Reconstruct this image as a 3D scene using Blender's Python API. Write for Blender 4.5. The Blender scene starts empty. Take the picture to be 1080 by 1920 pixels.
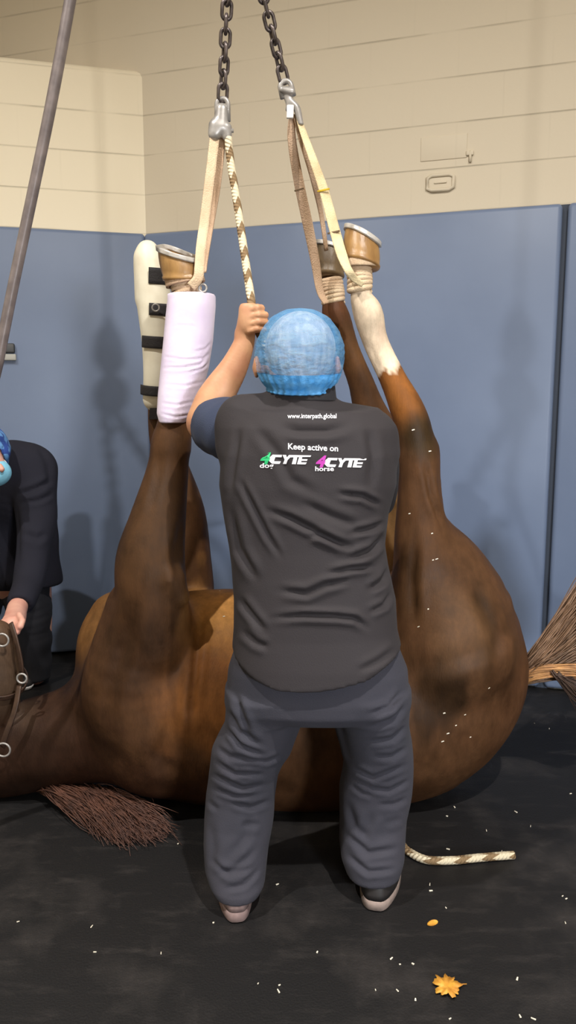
import bpy, math, random
import numpy as np
from mathutils import Vector
from mathutils.bvhtree import BVHTree

random.seed(7)
rng = np.random.default_rng(7)
SC = bpy.context.scene
COL = SC.collection

# ------------------------------------------------------------------ camera
FPX, HORIZON, CAM_H = 1450.0, 745.0, 1.45
TH = math.atan((960 - HORIZON) / FPX)
cam_data = bpy.data.cameras.new('camera')
cam = bpy.data.objects.new('camera', cam_data)
COL.objects.link(cam)
cam.location = (0, 0, CAM_H)
cam.rotation_euler = (math.pi / 2 - TH, 0, 0)
cam_data.sensor_fit = 'VERTICAL'
cam_data.sensor_height = 36.0
cam_data.lens = 36.0 * FPX / 1920.0
cam_data.clip_start = 0.05
SC.camera = cam

# ------------------------------------------------------------------ light
SC.view_settings.view_transform = 'Standard'
SC.view_settings.look = 'None'
SC.view_settings.gamma = 1.0
SC.view_settings.use_curve_mapping = False
SC.view_settings.exposure = -0.24
CEIL_Z = 4.9
world = bpy.data.worlds.new('world')
SC.world = world
world.use_nodes = True
world.node_tree.nodes['Background'].inputs[0].default_value = (0.5, 0.5, 0.55, 1)
world.node_tree.nodes['Background'].inputs[1].default_value = 0.05


def area_light(name, loc, size, power, color, spread=180):
    d = bpy.data.lights.new(name, 'AREA')
    d.shape = 'DISK'
    d.size = size
    d.energy = power
    d.color = color
    d.spread = math.radians(spread)
    o = bpy.data.objects.new(name, d)
    COL.objects.link(o)
    o.location = loc
    return o


area_light('overhead_light', (-1.75, 0.75, 4.65), 0.09, 165, (1.0, 0.96, 0.90), 168)
area_light('overhead_light', (0.95, 0.02, 4.65), 0.09, 230, (1.0, 0.96, 0.90), 168)
area_light('overhead_light', (0.3, -2.0, 4.7), 1.0, 25, (1.0, 0.95, 0.88))  # added weak fill behind the camera, not a fixture of the room
cool_fill = area_light('cool_fill_light', (1.9, -2.7, 1.7), 0.7, 22, (0.86, 0.92, 1.0), 52)  # added cool fill to brighten the lower pads, no doorway stands there
cool_fill.rotation_euler = (Vector((0.25, 4.0, 0.35)) - cool_fill.location).to_track_quat('-Z', 'Y').to_euler()

# ------------------------------------------------------------------ pixel <-> place
CT, ST = math.cos(TH), math.sin(TH)
FWD = np.array([0, CT, -ST])
UPV = np.array([0, ST, CT])
CAM = np.array([0, 0, CAM_H])


def P(px, py, Y=None, Z=None):
    d = np.array([(px - 540) / FPX, CT + (960 - py) / FPX * ST, -ST + (960 - py) / FPX * CT])
    s = Y / d[1] if Y is not None else (Z - CAM_H) / d[2]
    return CAM + d * s


def depth_of(p):
    return float(np.dot(p - CAM, FWD))


def M(rpx, px, py, Y):
    return rpx * depth_of(P(px, py, Y)) / FPX


def project(v):
    q = v - CAM
    dep = q @ FWD
    return np.stack([540 + FPX * q[:, 0] / dep, 960 - FPX * (q @ UPV) / dep], 1)


# ------------------------------------------------------------------ objects
def tag(o, label=None, cat=None, group=None, kind=None):
    if label: o['label'] = label
    if cat: o['category'] = cat
    if group: o['group'] = group
    if kind: o['kind'] = kind
    return o


def empty(name, loc, label=None, cat=None, group=None, parent=None):
    o = bpy.data.objects.new(name, None)
    COL.objects.link(o)
    o.location = [float(c) for c in loc]
    o.empty_display_size = 0.05
    if parent: o.parent = parent
    return tag(o, label, cat, group)


def world_origin(o):
    l = Vector((0, 0, 0))
    while o is not None:
        l += Vector(o.location)
        o = o.parent
    return l


def make(name, verts, faces, mat, parent=None, smooth=True, uv=None, cols=None):
    """one mesh object; verts are given in world space"""
    verts = np.asarray(verts, dtype=float)
    if parent is not None:
        org = np.array(world_origin(parent))
    else:
        org = np.array([verts[:, 0].mean(), verts[:, 1].mean(), verts[:, 2].min()])
    me = bpy.data.meshes.new(name)
    me.from_pydata([tuple(v) for v in (verts - org)], [], [tuple(int(i) for i in f) for f in faces])
    if smooth:
        me.polygons.foreach_set('use_smooth', [True] * len(me.polygons))
    if uv is not None:
        l = me.uv_layers.new(name='uv')
        idx = np.empty(len(me.loops), dtype=np.int32)
        me.loops.foreach_get('vertex_index', idx)
        l.data.foreach_set('uv', np.asarray(uv, dtype=np.float32)[idx].ravel())
    if cols is not None:
        a = me.color_attributes.new('coat', 'FLOAT_COLOR', 'POINT')
        c = np.ones((len(verts), 4), dtype=np.float32)
        c[:, :cols.shape[1]] = cols
        a.data.foreach_set('color', c.ravel())
    me.materials.append(mat)
    me.update()
    o = bpy.data.objects.new(name, me)
    COL.objects.link(o)
    if parent is not None:
        o.parent = parent
    else:
        o.location = [float(c) for c in org]
    return o


class MB:
    def __init__(self):
        self.v, self.f, self.uv = [], [], []

    def add(self, v, f, uv=None):
        n = len(self.v)
        self.v += [tuple(p) for p in v]
        self.f += [tuple(i + n for i in q) for q in f]
        self.uv += [tuple(u) for u in uv] if uv is not None else [(0, 0)] * len(v)

    def tube(self, pts, rad, n=10, closed=False, uvscale=1.0, squash=1.0, wdir=None):
        pts = [np.asarray(p, float) for p in pts]
        m = len(pts)
        rad = [rad] * m if np.isscalar(rad) else rad
        tang = []
        for i in range(m):
            if closed:
                t = pts[(i + 1) % m] - pts[i - 1]
            else:
                t = pts[min(i + 1, m - 1)] - pts[max(i - 1, 0)]
            tang.append(t / (np.linalg.norm(t) + 1e-12))
        ref = np.array([0, 0, 1.0]) if abs(tang[0][2]) < 0.9 else np.array([1.0, 0, 0])
        if wdir is not None: ref = np.asarray(wdir, float)
        v, f, uv = [], [], []
        u = ref - tang[0] * np.dot(ref, tang[0]); u /= np.linalg.norm(u)
        L = 0
        for i in range(m):
            base = ref if wdir is not None else u
            u = base - tang[i] * np.dot(base, tang[i]); u /= np.linalg.norm(u) + 1e-12
            w = np.cross(tang[i], u)
            if i: L += np.linalg.norm(pts[i] - pts[i - 1])
            for k in range(n):
                a = 2 * math.pi * k / n
                v.append(pts[i] + rad[i] * (math.cos(a) * u + math.sin(a) * w * squash))
                uv.append((L * uvscale, k / n))
        for i in range(m if closed else m - 1):
            j = (i + 1) % m
            for k in range(n):
                k2 = (k + 1) % n
                f.append((i * n + k, i * n + k2, j * n + k2, j * n + k))
        if not closed:
            f.append(tuple(range(n - 1, -1, -1)))
            f.append(tuple((m - 1) * n + k for k in range(n)))
        self.add(v, f, uv)
        return self

    def ribbon(self, pts, width, thick, wdirs):
        """flat webbing: rounded rectangle swept along pts, width along wdirs"""
        pts = [np.asarray(p, float) for p in pts]
        m = len(pts)
        width = [width] * m if np.isscalar(width) else width
        wd = [np.asarray(wdirs, float)] * m if np.ndim(wdirs) == 1 else [np.asarray(w, float) for w in wdirs]
        prof = [(-1, -.3), (-.92, -1), (-.5, -1), (0, -1), (.5, -1), (.92, -1), (1, -.3), (1, .3), (.92, 1), (.5, 1), (0, 1), (-.5, 1), (-.92, 1), (-1, .3)]
        n = len(prof)
        v, f, uv = [], [], []
        L = 0
        for i in range(m):
            t = pts[min(i + 1, m - 1)] - pts[max(i - 1, 0)]
            t /= np.linalg.norm(t)
            u = wd[i] - t * np.dot(wd[i], t); u /= np.linalg.norm(u)
            w = np.cross(t, u)
            if i: L += np.linalg.norm(pts[i] - pts[i - 1])
            for a, b in prof:
                v.append(pts[i] + u * a * width[i] / 2 + w * b * thick / 2)
                uv.append((L, a))
        for i in range(m - 1):
            for k in range(n):
                k2 = (k + 1) % n
                f.append((i * n + k, i * n + k2, (i + 1) * n + k2, (i + 1) * n + k))
        f.append(tuple(range(n - 1, -1, -1)))
        f.append(tuple((m - 1) * n + k for k in range(n)))
        self.add(v, f, uv)
        return self

    def loft(self, rings, caps=True):
        n = len(rings[0])
        v = [p for r in rings for p in r]
        f = []
        for i in range(len(rings) - 1):
            for k in range(n):
                k2 = (k + 1) % n
                f.append((i * n + k, i * n + k2, (i + 1) * n + k2, (i + 1) * n + k))
        if caps:
            f.append(tuple(range(n - 1, -1, -1)))
            f.append(tuple((len(rings) - 1) * n + k for k in range(n)))
        self.add(v, f)
        return self

    def box(self, o, ex, ey, ez, bev=0.0):
        """box from corner o with edge vectors; chamfered on all edges when bev > 0"""
        o, ex, ey, ez = [np.asarray(a, float) for a in (o, ex, ey, ez)]
        lx, ly, lz = [np.linalg.norm(a) for a in (ex, ey, ez)]
        ux, uy, uz = ex / lx, ey / ly, ez / lz
        c = o + (ex + ey + ez) / 2
        rings = []
        steps = [0, .3, .7, 1.0] if bev > 0 else [0]
        hs = [lx / 2, ly / 2]
        def ring(ins, z):
            pts = []
            r = bev if bev > 0 else 0
            for sx, sy in ((1, 1), (-1, 1), (-1, -1), (1, -1)):
                cx, cy = sx * (hs[0] - r), sy * (hs[1] - r)
                a0 = {(1, 1): 0, (-1, 1): 90, (-1, -1): 180, (1, -1): 270}[(sx, sy)]
                for s in (0, 30, 60, 90) if bev > 0 else (0,):
                    a = math.radians(a0 + s)
                    rr = max(r - ins, 0)
                    pts.append(c + ux * (cx + rr * math.cos(a)) + uy * (cy + rr * math.sin(a)) + uz * z)
            return pts
        if bev > 0:
            for q in range(4):
                a = math.pi / 2 * q / 3
                rings.append(ring(bev * (1 - math.sin(a)), -lz / 2 + bev * (1 - math.cos(a))))
            for q in range(3, -1, -1):
                a = math.pi / 2 * q / 3
                rings.append(ring(bev * (1 - math.sin(a)), lz / 2 - bev * (1 - math.cos(a))))
        else:
            rings = [ring(0, -lz / 2), ring(0, lz / 2)]
        self.loft(rings)
        return self

    def build(self, name, mat, parent=None, smooth=True, uv=False):
        return make(name, self.v, self.f, mat, parent, smooth, self.uv if uv else None)


def spline(pts, n=8):
    """Catmull-Rom through pts"""
    pts = [np.asarray(p, float) for p in pts]
    q = [2 * pts[0] - pts[1]] + pts + [2 * pts[-1] - pts[-2]]
    out = []
    for i in range(1, len(q) - 2):
        for k in range(n):
            t = k / n
            a, b, c, d = q[i - 1], q[i], q[i + 1], q[i + 2]
            out.append(.5 * (2 * b + (c - a) * t + (2 * a - 5 * b + 4 * c - d) * t * t + (3 * b - a - 3 * c + d) * t ** 3))
    out.append(pts[-1])
    return out


# ------------------------------------------------------------------ sculpting: one smooth surface out of many rounded volumes
class Field:
    def __init__(self, lo, hi, h):
        self.lo = np.asarray(lo, float)
        self.h = h
        n = np.ceil((np.asarray(hi, float) - self.lo) / h).astype(int) + 1
        self.ax = [self.lo[i] + h * np.arange(n[i]) for i in range(3)]
        self.d = np.full(n, 0.5, dtype=np.float32)

    def sub(self, lo, hi):
        s = []
        for i in range(3):
            a = int(np.clip(np.floor((lo[i] - self.lo[i]) / self.h), 0, len(self.ax[i]) - 1))
            b = int(np.clip(np.ceil((hi[i] - self.lo[i]) / self.h) + 1, a + 1, len(self.ax[i])))
            s.append(slice(a, b))
        X = self.ax[0][s[0]][:, None, None]; Y = self.ax[1][s[1]][None, :, None]; Z = self.ax[2][s[2]][None, None, :]
        return tuple(s), X, Y, Z

    def blend(self, s, d, k, op):
        o = self.d[s]
        d = d.astype(np.float32)
        if op == 'u':
            if k <= 0: self.d[s] = np.minimum(o, d)
            else:
                hh = np.clip(.5 + .5 * (o - d) / k, 0, 1)
                self.d[s] = o * (1 - hh) + d * hh - k * hh * (1 - hh)
        else:
            if k <= 0: self.d[s] = np.maximum(o, -d)
            else:
                hh = np.clip(.5 - .5 * (o + d) / k, 0, 1)
                self.d[s] = o * (1 - hh) - d * hh + k * hh * (1 - hh)

    def cone(self, a, b, ra, rb, k=0.02, s=(1, 1, 1), op='u'):
        a, b, sc = np.asarray(a, float), np.asarray(b, float), np.asarray(s, float)
        r = max(ra, rb) * sc
        mg = 2 * k + 4 * self.h
        sl, X, Y, Z = self.sub(np.minimum(a, b) - r - mg, np.maximum(a, b) + r + mg)
        ab = (b - a) / sc
        X, Y, Z = (X - a[0]) / sc[0], (Y - a[1]) / sc[1], (Z - a[2]) / sc[2]
        L = float(ab @ ab) + 1e-12
        t = np.clip((X * ab[0] + Y * ab[1] + Z * ab[2]) / L, 0, 1)
        d = np.sqrt((X - t * ab[0]) ** 2 + (Y - t * ab[1]) ** 2 + (Z - t * ab[2]) ** 2) - (ra + (rb - ra) * t)
        self.blend(sl, d * sc.min(), k, op)
        return self

    def ell(self, c, r, k=0.02, rot=None, op='u'):
        c, r = np.asarray(c, float), np.asarray(r, float)
        mg = r.max() + 2 * k + 4 * self.h
        sl, X, Y, Z = self.sub(c - mg, c + mg)
        X, Y, Z = X - c[0], Y - c[1], Z - c[2]
        if rot is not None:
            R = np.asarray(rot)
            X, Y, Z = (R[0, 0] * X + R[1, 0] * Y + R[2, 0] * Z), (R[0, 1] * X + R[1, 1] * Y + R[2, 1] * Z), (R[0, 2] * X + R[1, 2] * Y + R[2, 2] * Z)
        k0 = np.sqrt((X / r[0]) ** 2 + (Y / r[1]) ** 2 + (Z / r[2]) ** 2)
        k1 = np.sqrt((X / r[0] ** 2) ** 2 + (Y / r[1] ** 2) ** 2 + (Z / r[2] ** 2) ** 2) + 1e-9
        self.blend(sl, k0 * (k0 - 1) / k1, k, op)
        return self

    def chain(self, pts, k=0.02, s=(1, 1, 1), sub=6):
        """one smoothly tapering limb; pts: (px, py, Y, radius px)"""
        w = [np.append(P(x, y, Y), M(r, x, y, Y)) for x, y, Y, r in pts]
        if len(w) > 2: w = spline(w, sub)
        sc = np.asarray(s, float)
        rm = max(q[3] for q in w) * sc
        mg = 2 * k + 4 * self.h
        c = np.array([q[:3] for q in w])
        sl, X, Y, Z = self.sub(c.min(0) - rm - mg, c.max(0) + rm + mg)
        best = None
        X, Y, Z = X / sc[0], Y / sc[1], Z / sc[2]
        for p0, p1 in zip(w[:-1], w[1:]):
            a, ab = p0[:3] / sc, (p1[:3] - p0[:3]) / sc
            L = float(ab @ ab) + 1e-12
            x, y, z = X - a[0], Y - a[1], Z - a[2]
            t = np.clip((x * ab[0] + y * ab[1] + z * ab[2]) / L, 0, 1)
            d = np.sqrt((x - t * ab[0]) ** 2 + (y - t * ab[1]) ** 2 + (z - t * ab[2]) ** 2) - (p0[3] + (p1[3] - p0[3]) * t)
            best = d if best is None else np.minimum(best, d)
        self.blend(sl, best * sc.min(), k, 'u')
        return self

    def vloft(self, rows, k=0.02, e=2.3):
        """upright loft, rows: (py, left px, right px, Y centre, half depth m)"""
        z, cx, hw, cy, hd = [], [], [], [], []
        for y, l, r, Y, b in rows:
            p = P((l + r) / 2, y, Y)
            z.append(p[2]); cx.append(p[0]); hw.append(M((r - l) / 2, (l + r) / 2, y, Y)); cy.append(Y); hd.append(b)
        o = np.argsort(z)
        z, cx, hw, cy, hd = [np.asarray(q)[o] for q in (z, cx, hw, cy, hd)]
        mg = 2 * k + 4 * self.h
        sl, X, Y, Z = self.sub((min(cx - hw) - mg, min(cy - hd) - mg, z[0] - mg), (max(cx + hw) + mg, max(cy + hd) + mg, z[-1] + mg))
        zz = Z[0, 0]
        f = lambda q: np.interp(zz, z, q)[None, None, :]
        A, B = f(hw), f(hd)
        q = (np.abs((X - f(cx)) / A) ** e + np.abs((Y - f(cy)) / B) ** e) ** (1 / e)
        d = (q - 1) * np.minimum(A, B)
        d = np.maximum(d, np.maximum(Z - z[-1], z[0] - Z))
        self.blend(sl, d, k, 'u')
        return self

    def grid(self):
        return self.ax[0][:, None, None], self.ax[1][None, :, None], self.ax[2][None, None, :]

    def copy(self):
        import copy
        c = copy.copy(self); c.d = self.d.copy()
        return c

    def shell(self, t):
        self.d = np.maximum(self.d, -(self.d + t))
        return self

    def mesh(self, smooth=2):
        D = self.d.copy()
        for ax in range(3):                      # keep it closed at the box limits
            i = [slice(None)] * 3
            for e in (0, -1):
                i[ax] = e; D[tuple(i)] = np.maximum(D[tuple(i)], 1e-3)
        ins = D < 0
        c = [slice(0, -1), slice(1, None)]
        cnt = np.zeros([n - 1 for n in D.shape], dtype=np.int8)
        for a in (0, 1):
            for b in (0, 1):
                for e in (0, 1):
                    cnt += ins[c[a], c[b], c[e]]
        act = (cnt > 0) & (cnt < 8)
        idx = np.argwhere(act)
        vid = np.full(act.shape, -1, dtype=np.int64)
        vid[act] = np.arange(len(idx))
        acc = np.zeros((len(idx), 3)); num = np.zeros(len(idx))
        cor = [(a, b, e) for a in (0, 1) for b in (0, 1) for e in (0, 1)]
        for p in cor:
            for ax in range(3):
                if p[ax]: continue
                q = list(p); q[ax] = 1
                d0 = D[idx[:, 0] + p[0], idx[:, 1] + p[1], idx[:, 2] + p[2]]
                d1 = D[idx[:, 0] + q[0], idx[:, 1] + q[1], idx[:, 2] + q[2]]
                m = (d0 < 0) != (d1 < 0)
                t = d0[m] / (d0[m] - d1[m])
                pos = np.tile(np.array(p, float), (m.sum(), 1)); pos[:, ax] = t
                acc[m] += pos; num[m] += 1
        v = self.lo + self.h * (idx + acc / num[:, None])
        faces = []
        for ax in range(3):
            b, e = [(1, 2), (2, 0), (0, 1)][ax]
            s0 = [slice(None)] * 3; s1 = [slice(None)] * 3
            s0[ax] = slice(0, -1); s1[ax] = slice(1, None)
            ch = ins[tuple(s0)] != ins[tuple(s1)]
            ii = np.argwhere(ch)
            ok = (ii[:, b] > 0) & (ii[:, e] > 0) & (ii[:, b] < D.shape[b] - 1) & (ii[:, e] < D.shape[e] - 1)
            ii = ii[ok]
            def at(db, de):
                j = ii.copy(); j[:, b] += db; j[:, e] += de
                return vid[j[:, 0], j[:, 1], j[:, 2]]
            quad = np.stack([at(-1, -1), at(0, -1), at(0, 0), at(-1, 0)], 1)
            flip = ~ins[tuple(ii.T)]
            quad[flip] = quad[flip][:, ::-1]
            faces.append(quad)
        f = np.concatenate(faces)
        v = relax(v, f, smooth)
        return v, f


def relax(v, f, it):
    e = np.concatenate([f[:, [0, 1]], f[:, [1, 2]], f[:, [2, 3]], f[:, [3, 0]]])
    n = len(v)
    cnt = np.bincount(e[:, 0], minlength=n) + np.bincount(e[:, 1], minlength=n)
    for k in range(it * 2):
        w = .55 if k % 2 == 0 else -.5
        s = np.stack([np.bincount(e[:, 0], v[e[:, 1], i], n) + np.bincount(e[:, 1], v[e[:, 0], i], n) for i in range(3)], 1)
        v = v + w * (s / np.maximum(cnt, 1)[:, None] - v)
    return v


def normals(v, f):
    fn = np.cross(v[f[:, 2]] - v[f[:, 0]], v[f[:, 3]] - v[f[:, 1]])
    n = np.zeros_like(v)
    for k in range(4):
        for i in range(3):
            n[:, i] += np.bincount(f[:, k], fn[:, i], len(v))
    return n / (np.linalg.norm(n, axis=1, keepdims=True) + 1e-12)


def seg_dist(p, poly):
    """distance from 2-D points p to a polyline and the parameter 0..1 along it"""
    best = np.full(len(p), 1e9); par = np.zeros(len(p))
    m = len(poly) - 1
    for i in range(m):
        a, b = np.array(poly[i], float), np.array(poly[i + 1], float)
        t = np.clip(((p - a) @ (b - a)) / ((b - a) @ (b - a)), 0, 1)
        d = np.linalg.norm(p - a - t[:, None] * (b - a), axis=1)
        k = d < best
        best[k] = d[k]; par[k] = (i + t[k]) / m
    return best, par


def folds(v, f, creases, facing=True):
    """press cloth creases (with a raised lip on each side) into the surface"""
    n = normals(v, f)
    px = project(v)
    disp = np.zeros(len(v))
    for poly, w, a in creases:
        d, t = seg_dist(px, poly)
        taper = np.clip(np.minimum(t, 1 - t) * 4, 0.05, 1)
        disp += -a * taper * (np.exp(-(d / w) ** 2) - .75 * np.exp(-((d - 1.9 * w) / (1.2 * w)) ** 2))
    view = v - CAM
    view /= np.linalg.norm(view, axis=1, keepdims=True)
    fac = np.clip(-(n * view).sum(1) * 2, 0, 1) if facing else 1
    return v + n * (disp * fac)[:, None]


def ripple(v, f, amp, freq, seed=0, stretch=(1, 1, 1)):
    r = np.random.default_rng(seed)
    n = normals(v, f)
    q = v * np.asarray(stretch)
    d = np.zeros(len(v))
    for k in range(10):
        w = r.normal(size=3); w /= np.linalg.norm(w)
        fr = freq * r.uniform(.6, 1.8)
        d += np.sin(q @ w * fr + r.uniform(0, 6.28)) / 10 ** .5
    return v + n * (d * amp)[:, None]


# ------------------------------------------------------------------ materials
def lin(c):
    return tuple(((x / 255) / 12.92 if x / 255 <= .04045 else ((x / 255 + .055) / 1.055) ** 2.4) for x in c) + (1,)


def mat(name, rgb, rough=.6, metal=0.0, sheen=0.0, spec=.5, rgb2=None, scale=8.0, detail=4.0, bump=0.0, bump_scale=60.0,
        coords='Object', stretch=(1, 1, 1), lo=.35, hi=.65, rough2=None):
    m = bpy.data.materials.new(name)
    m.use_nodes = True
    nt = m.node_tree
    b = nt.nodes['Principled BSDF']
    b.inputs['Roughness'].default_value = rough
    b.inputs['Metallic'].default_value = metal
    b.inputs['Specular IOR Level'].default_value = spec
    b.inputs['Sheen Weight'].default_value = sheen
    b.inputs['Sheen Roughness'].default_value = .5
    b.inputs['Base Color'].default_value = lin(rgb)
    tc = nt.nodes.new('ShaderNodeTexCoord')
    mp = nt.nodes.new('ShaderNodeMapping')
    mp.inputs['Scale'].default_value = stretch
    nt.links.new(tc.outputs[coords], mp.inputs[0])
    if rgb2 is not None:
        nz = nt.nodes.new('ShaderNodeTexNoise')
        nz.inputs['Scale'].default_value = scale
        nz.inputs['Detail'].default_value = detail
        nt.links.new(mp.outputs[0], nz.inputs['Vector'])
        r = nt.nodes.new('ShaderNodeValToRGB')
        r.color_ramp.elements[0].position = lo; r.color_ramp.elements[1].position = hi
        r.color_ramp.elements[0].color = lin(rgb); r.color_ramp.elements[1].color = lin(rgb2)
        nt.links.new(nz.outputs[0], r.inputs[0])
        nt.links.new(r.outputs[0], b.inputs['Base Color'])
        if rough2 is not None:
            mr = nt.nodes.new('ShaderNodeMapRange')
            mr.inputs[1].default_value = lo; mr.inputs[2].default_value = hi
            mr.inputs[3].default_value = rough; mr.inputs[4].default_value = rough2
            nt.links.new(nz.outputs[0], mr.inputs[0])
            nt.links.new(mr.outputs[0], b.inputs['Roughness'])
    if bump > 0:
        n2 = nt.nodes.new('ShaderNodeTexNoise')
        n2.inputs['Scale'].default_value = bump_scale
        n2.inputs['Detail'].default_value = 3
        nt.links.new(mp.outputs[0], n2.inputs['Vector'])
        bp = nt.nodes.new('ShaderNodeBump')
        bp.inputs['Strength'].default_value = bump
        bp.inputs['Distance'].default_value = .01
        nt.links.new(n2.outputs[0], bp.inputs['Height'])
        nt.links.new(bp.outputs[0], b.inputs['Normal'])
    return m


def block_wall_mat(name, rgb, off):
    """painted concrete block: 0.203 m courses with shallow grooves"""
    m = mat(name, rgb, rough=.55, spec=.3)
    nt = m.node_tree
    b = nt.nodes['Principled BSDF']
    geo = nt.nodes.new('ShaderNodeNewGeometry')
    sep = nt.nodes.new('ShaderNodeSeparateXYZ')
    nt.links.new(geo.outputs['Position'], sep.inputs[0])
    def math_(op, a, bb=None):
        n = nt.nodes.new('ShaderNodeMath'); n.operation = op
        for i, x in enumerate((a, bb)):
            if x is None: continue
            if isinstance(x, (int, float)): n.inputs[i].default_value = x
            else: nt.links.new(x, n.inputs[i])
        return n.outputs[0]
    z = math_('SUBTRACT', sep.outputs[2], off)
    fz = math_('FRACT', math_('DIVIDE', z, .203))
    dist = math_('ABSOLUTE', math_('SUBTRACT', fz, .5))
    line = math_('SUBTRACT', 1.0, math_('MINIMUM', math_('DIVIDE', dist, .028), 1.0))
    row = math_('FLOOR', math_('ADD', math_('DIVIDE', z, .203), .5))
    fx = math_('FRACT', math_('ADD', math_('DIVIDE', sep.outputs[0], .40), math_('MULTIPLY', row, .5)))
    dx = math_('ABSOLUTE', math_('SUBTRACT', fx, .5))
    vert = math_('MULTIPLY', math_('SUBTRACT', 1.0, math_('MINIMUM', math_('DIVIDE', dx, .018), 1.0)), .12)
    nz = nt.nodes.new('ShaderNodeTexNoise'); nz.inputs['Scale'].default_value = 2.6
    nt.links.new(geo.outputs['Position'], nz.inputs['Vector'])
    amt = nt.nodes.new('ShaderNodeMapRange')
    amt.inputs[1].default_value = .38; amt.inputs[2].default_value = .62; amt.inputs[3].default_value = .15
    nt.links.new(nz.outputs[0], amt.inputs[0])
    g = math_('MULTIPLY', math_('MAXIMUM', line, vert), amt.outputs[0])
    mix = nt.nodes.new('ShaderNodeMix'); mix.data_type = 'RGBA'
    mix.inputs[6].default_value = lin(rgb); mix.inputs[7].default_value = lin(tuple(c * .87 for c in rgb))
    nt.links.new(g, mix.inputs[0])
    nt.links.new(mix.outputs[2], b.inputs['Base Color'])
    fine = nt.nodes.new('ShaderNodeTexNoise'); fine.inputs['Scale'].default_value = 70
    nt.links.new(geo.outputs['Position'], fine.inputs['Vector'])
    hgt = math_('SUBTRACT', math_('MULTIPLY', fine.outputs[0], .12), g)
    bp = nt.nodes.new('ShaderNodeBump'); bp.inputs['Strength'].default_value = .5; bp.inputs['Distance'].default_value = .006
    nt.links.new(hgt, bp.inputs['Height'])
    nt.links.new(bp.outputs[0], b.inputs['Normal'])
    return m


def floor_mat():
    m = mat('black_rubber', (30, 29, 31), rough=.62, spec=.35)
    nt = m.node_tree
    b = nt.nodes['Principled BSDF']
    geo = nt.nodes.new('ShaderNodeNewGeometry')
    def noise(scale, detail, lo, hi, vec=None, rough=.6):
        n = nt.nodes.new('ShaderNodeTexNoise'); n.inputs['Scale'].default_value = scale; n.inputs['Detail'].default_value = detail
        n.inputs['Roughness'].default_value = rough
        nt.links.new(vec or geo.outputs['Position'], n.inputs['Vector'])
        r = nt.nodes.new('ShaderNodeMapRange'); r.inputs[1].default_value = lo; r.inputs[2].default_value = hi
        nt.links.new(n.outputs[0], r.inputs[0])
        return r.outputs[0]
    mpn = nt.nodes.new('ShaderNodeMapping'); mpn.inputs['Rotation'].default_value = (0, 0, .5); mpn.inputs['Scale'].default_value = (1, 4, 1)
    nt.links.new(geo.outputs['Position'], mpn.inputs[0])
    big = noise(3.2, 6, .5, .74)
    streak = noise(5, 5, .54, .82, mpn.outputs[0])
    fine = noise(26, 5, .5, .9)
    def mul(a, c, op='MULTIPLY'):
        n = nt.nodes.new('ShaderNodeMath'); n.operation = op
        for i, x in enumerate((a, c)):
            if isinstance(x, (int, float)): n.inputs[i].default_value = x
            else: nt.links.new(x, n.inputs[i])
        return n.outputs[0]
    dust = mul(mul(mul(big, .55), mul(streak, .45), 'ADD'), mul(mul(fine, .7), .45, 'ADD'))
    mix = nt.nodes.new('ShaderNodeMix'); mix.data_type = 'RGBA'
    mix.inputs[6].default_value = lin((20, 19, 20)); mix.inputs[7].default_value = lin((86, 80, 77))
    nt.links.new(dust, mix.inputs[0])
    nt.links.new(mix.outputs[2], b.inputs['Base Color'])
    f2 = nt.nodes.new('ShaderNodeTexNoise'); f2.inputs['Scale'].default_value = 160; f2.inputs['Detail'].default_value = 3
    nt.links.new(geo.outputs['Position'], f2.inputs['Vector'])
    bp = nt.nodes.new('ShaderNodeBump'); bp.inputs['Strength'].default_value = .35; bp.inputs['Distance'].default_value = .004
    nt.links.new(f2.outputs[0], bp.inputs['Height'])
    nt.links.new(bp.outputs[0], b.inputs['Normal'])
    return m


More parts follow.
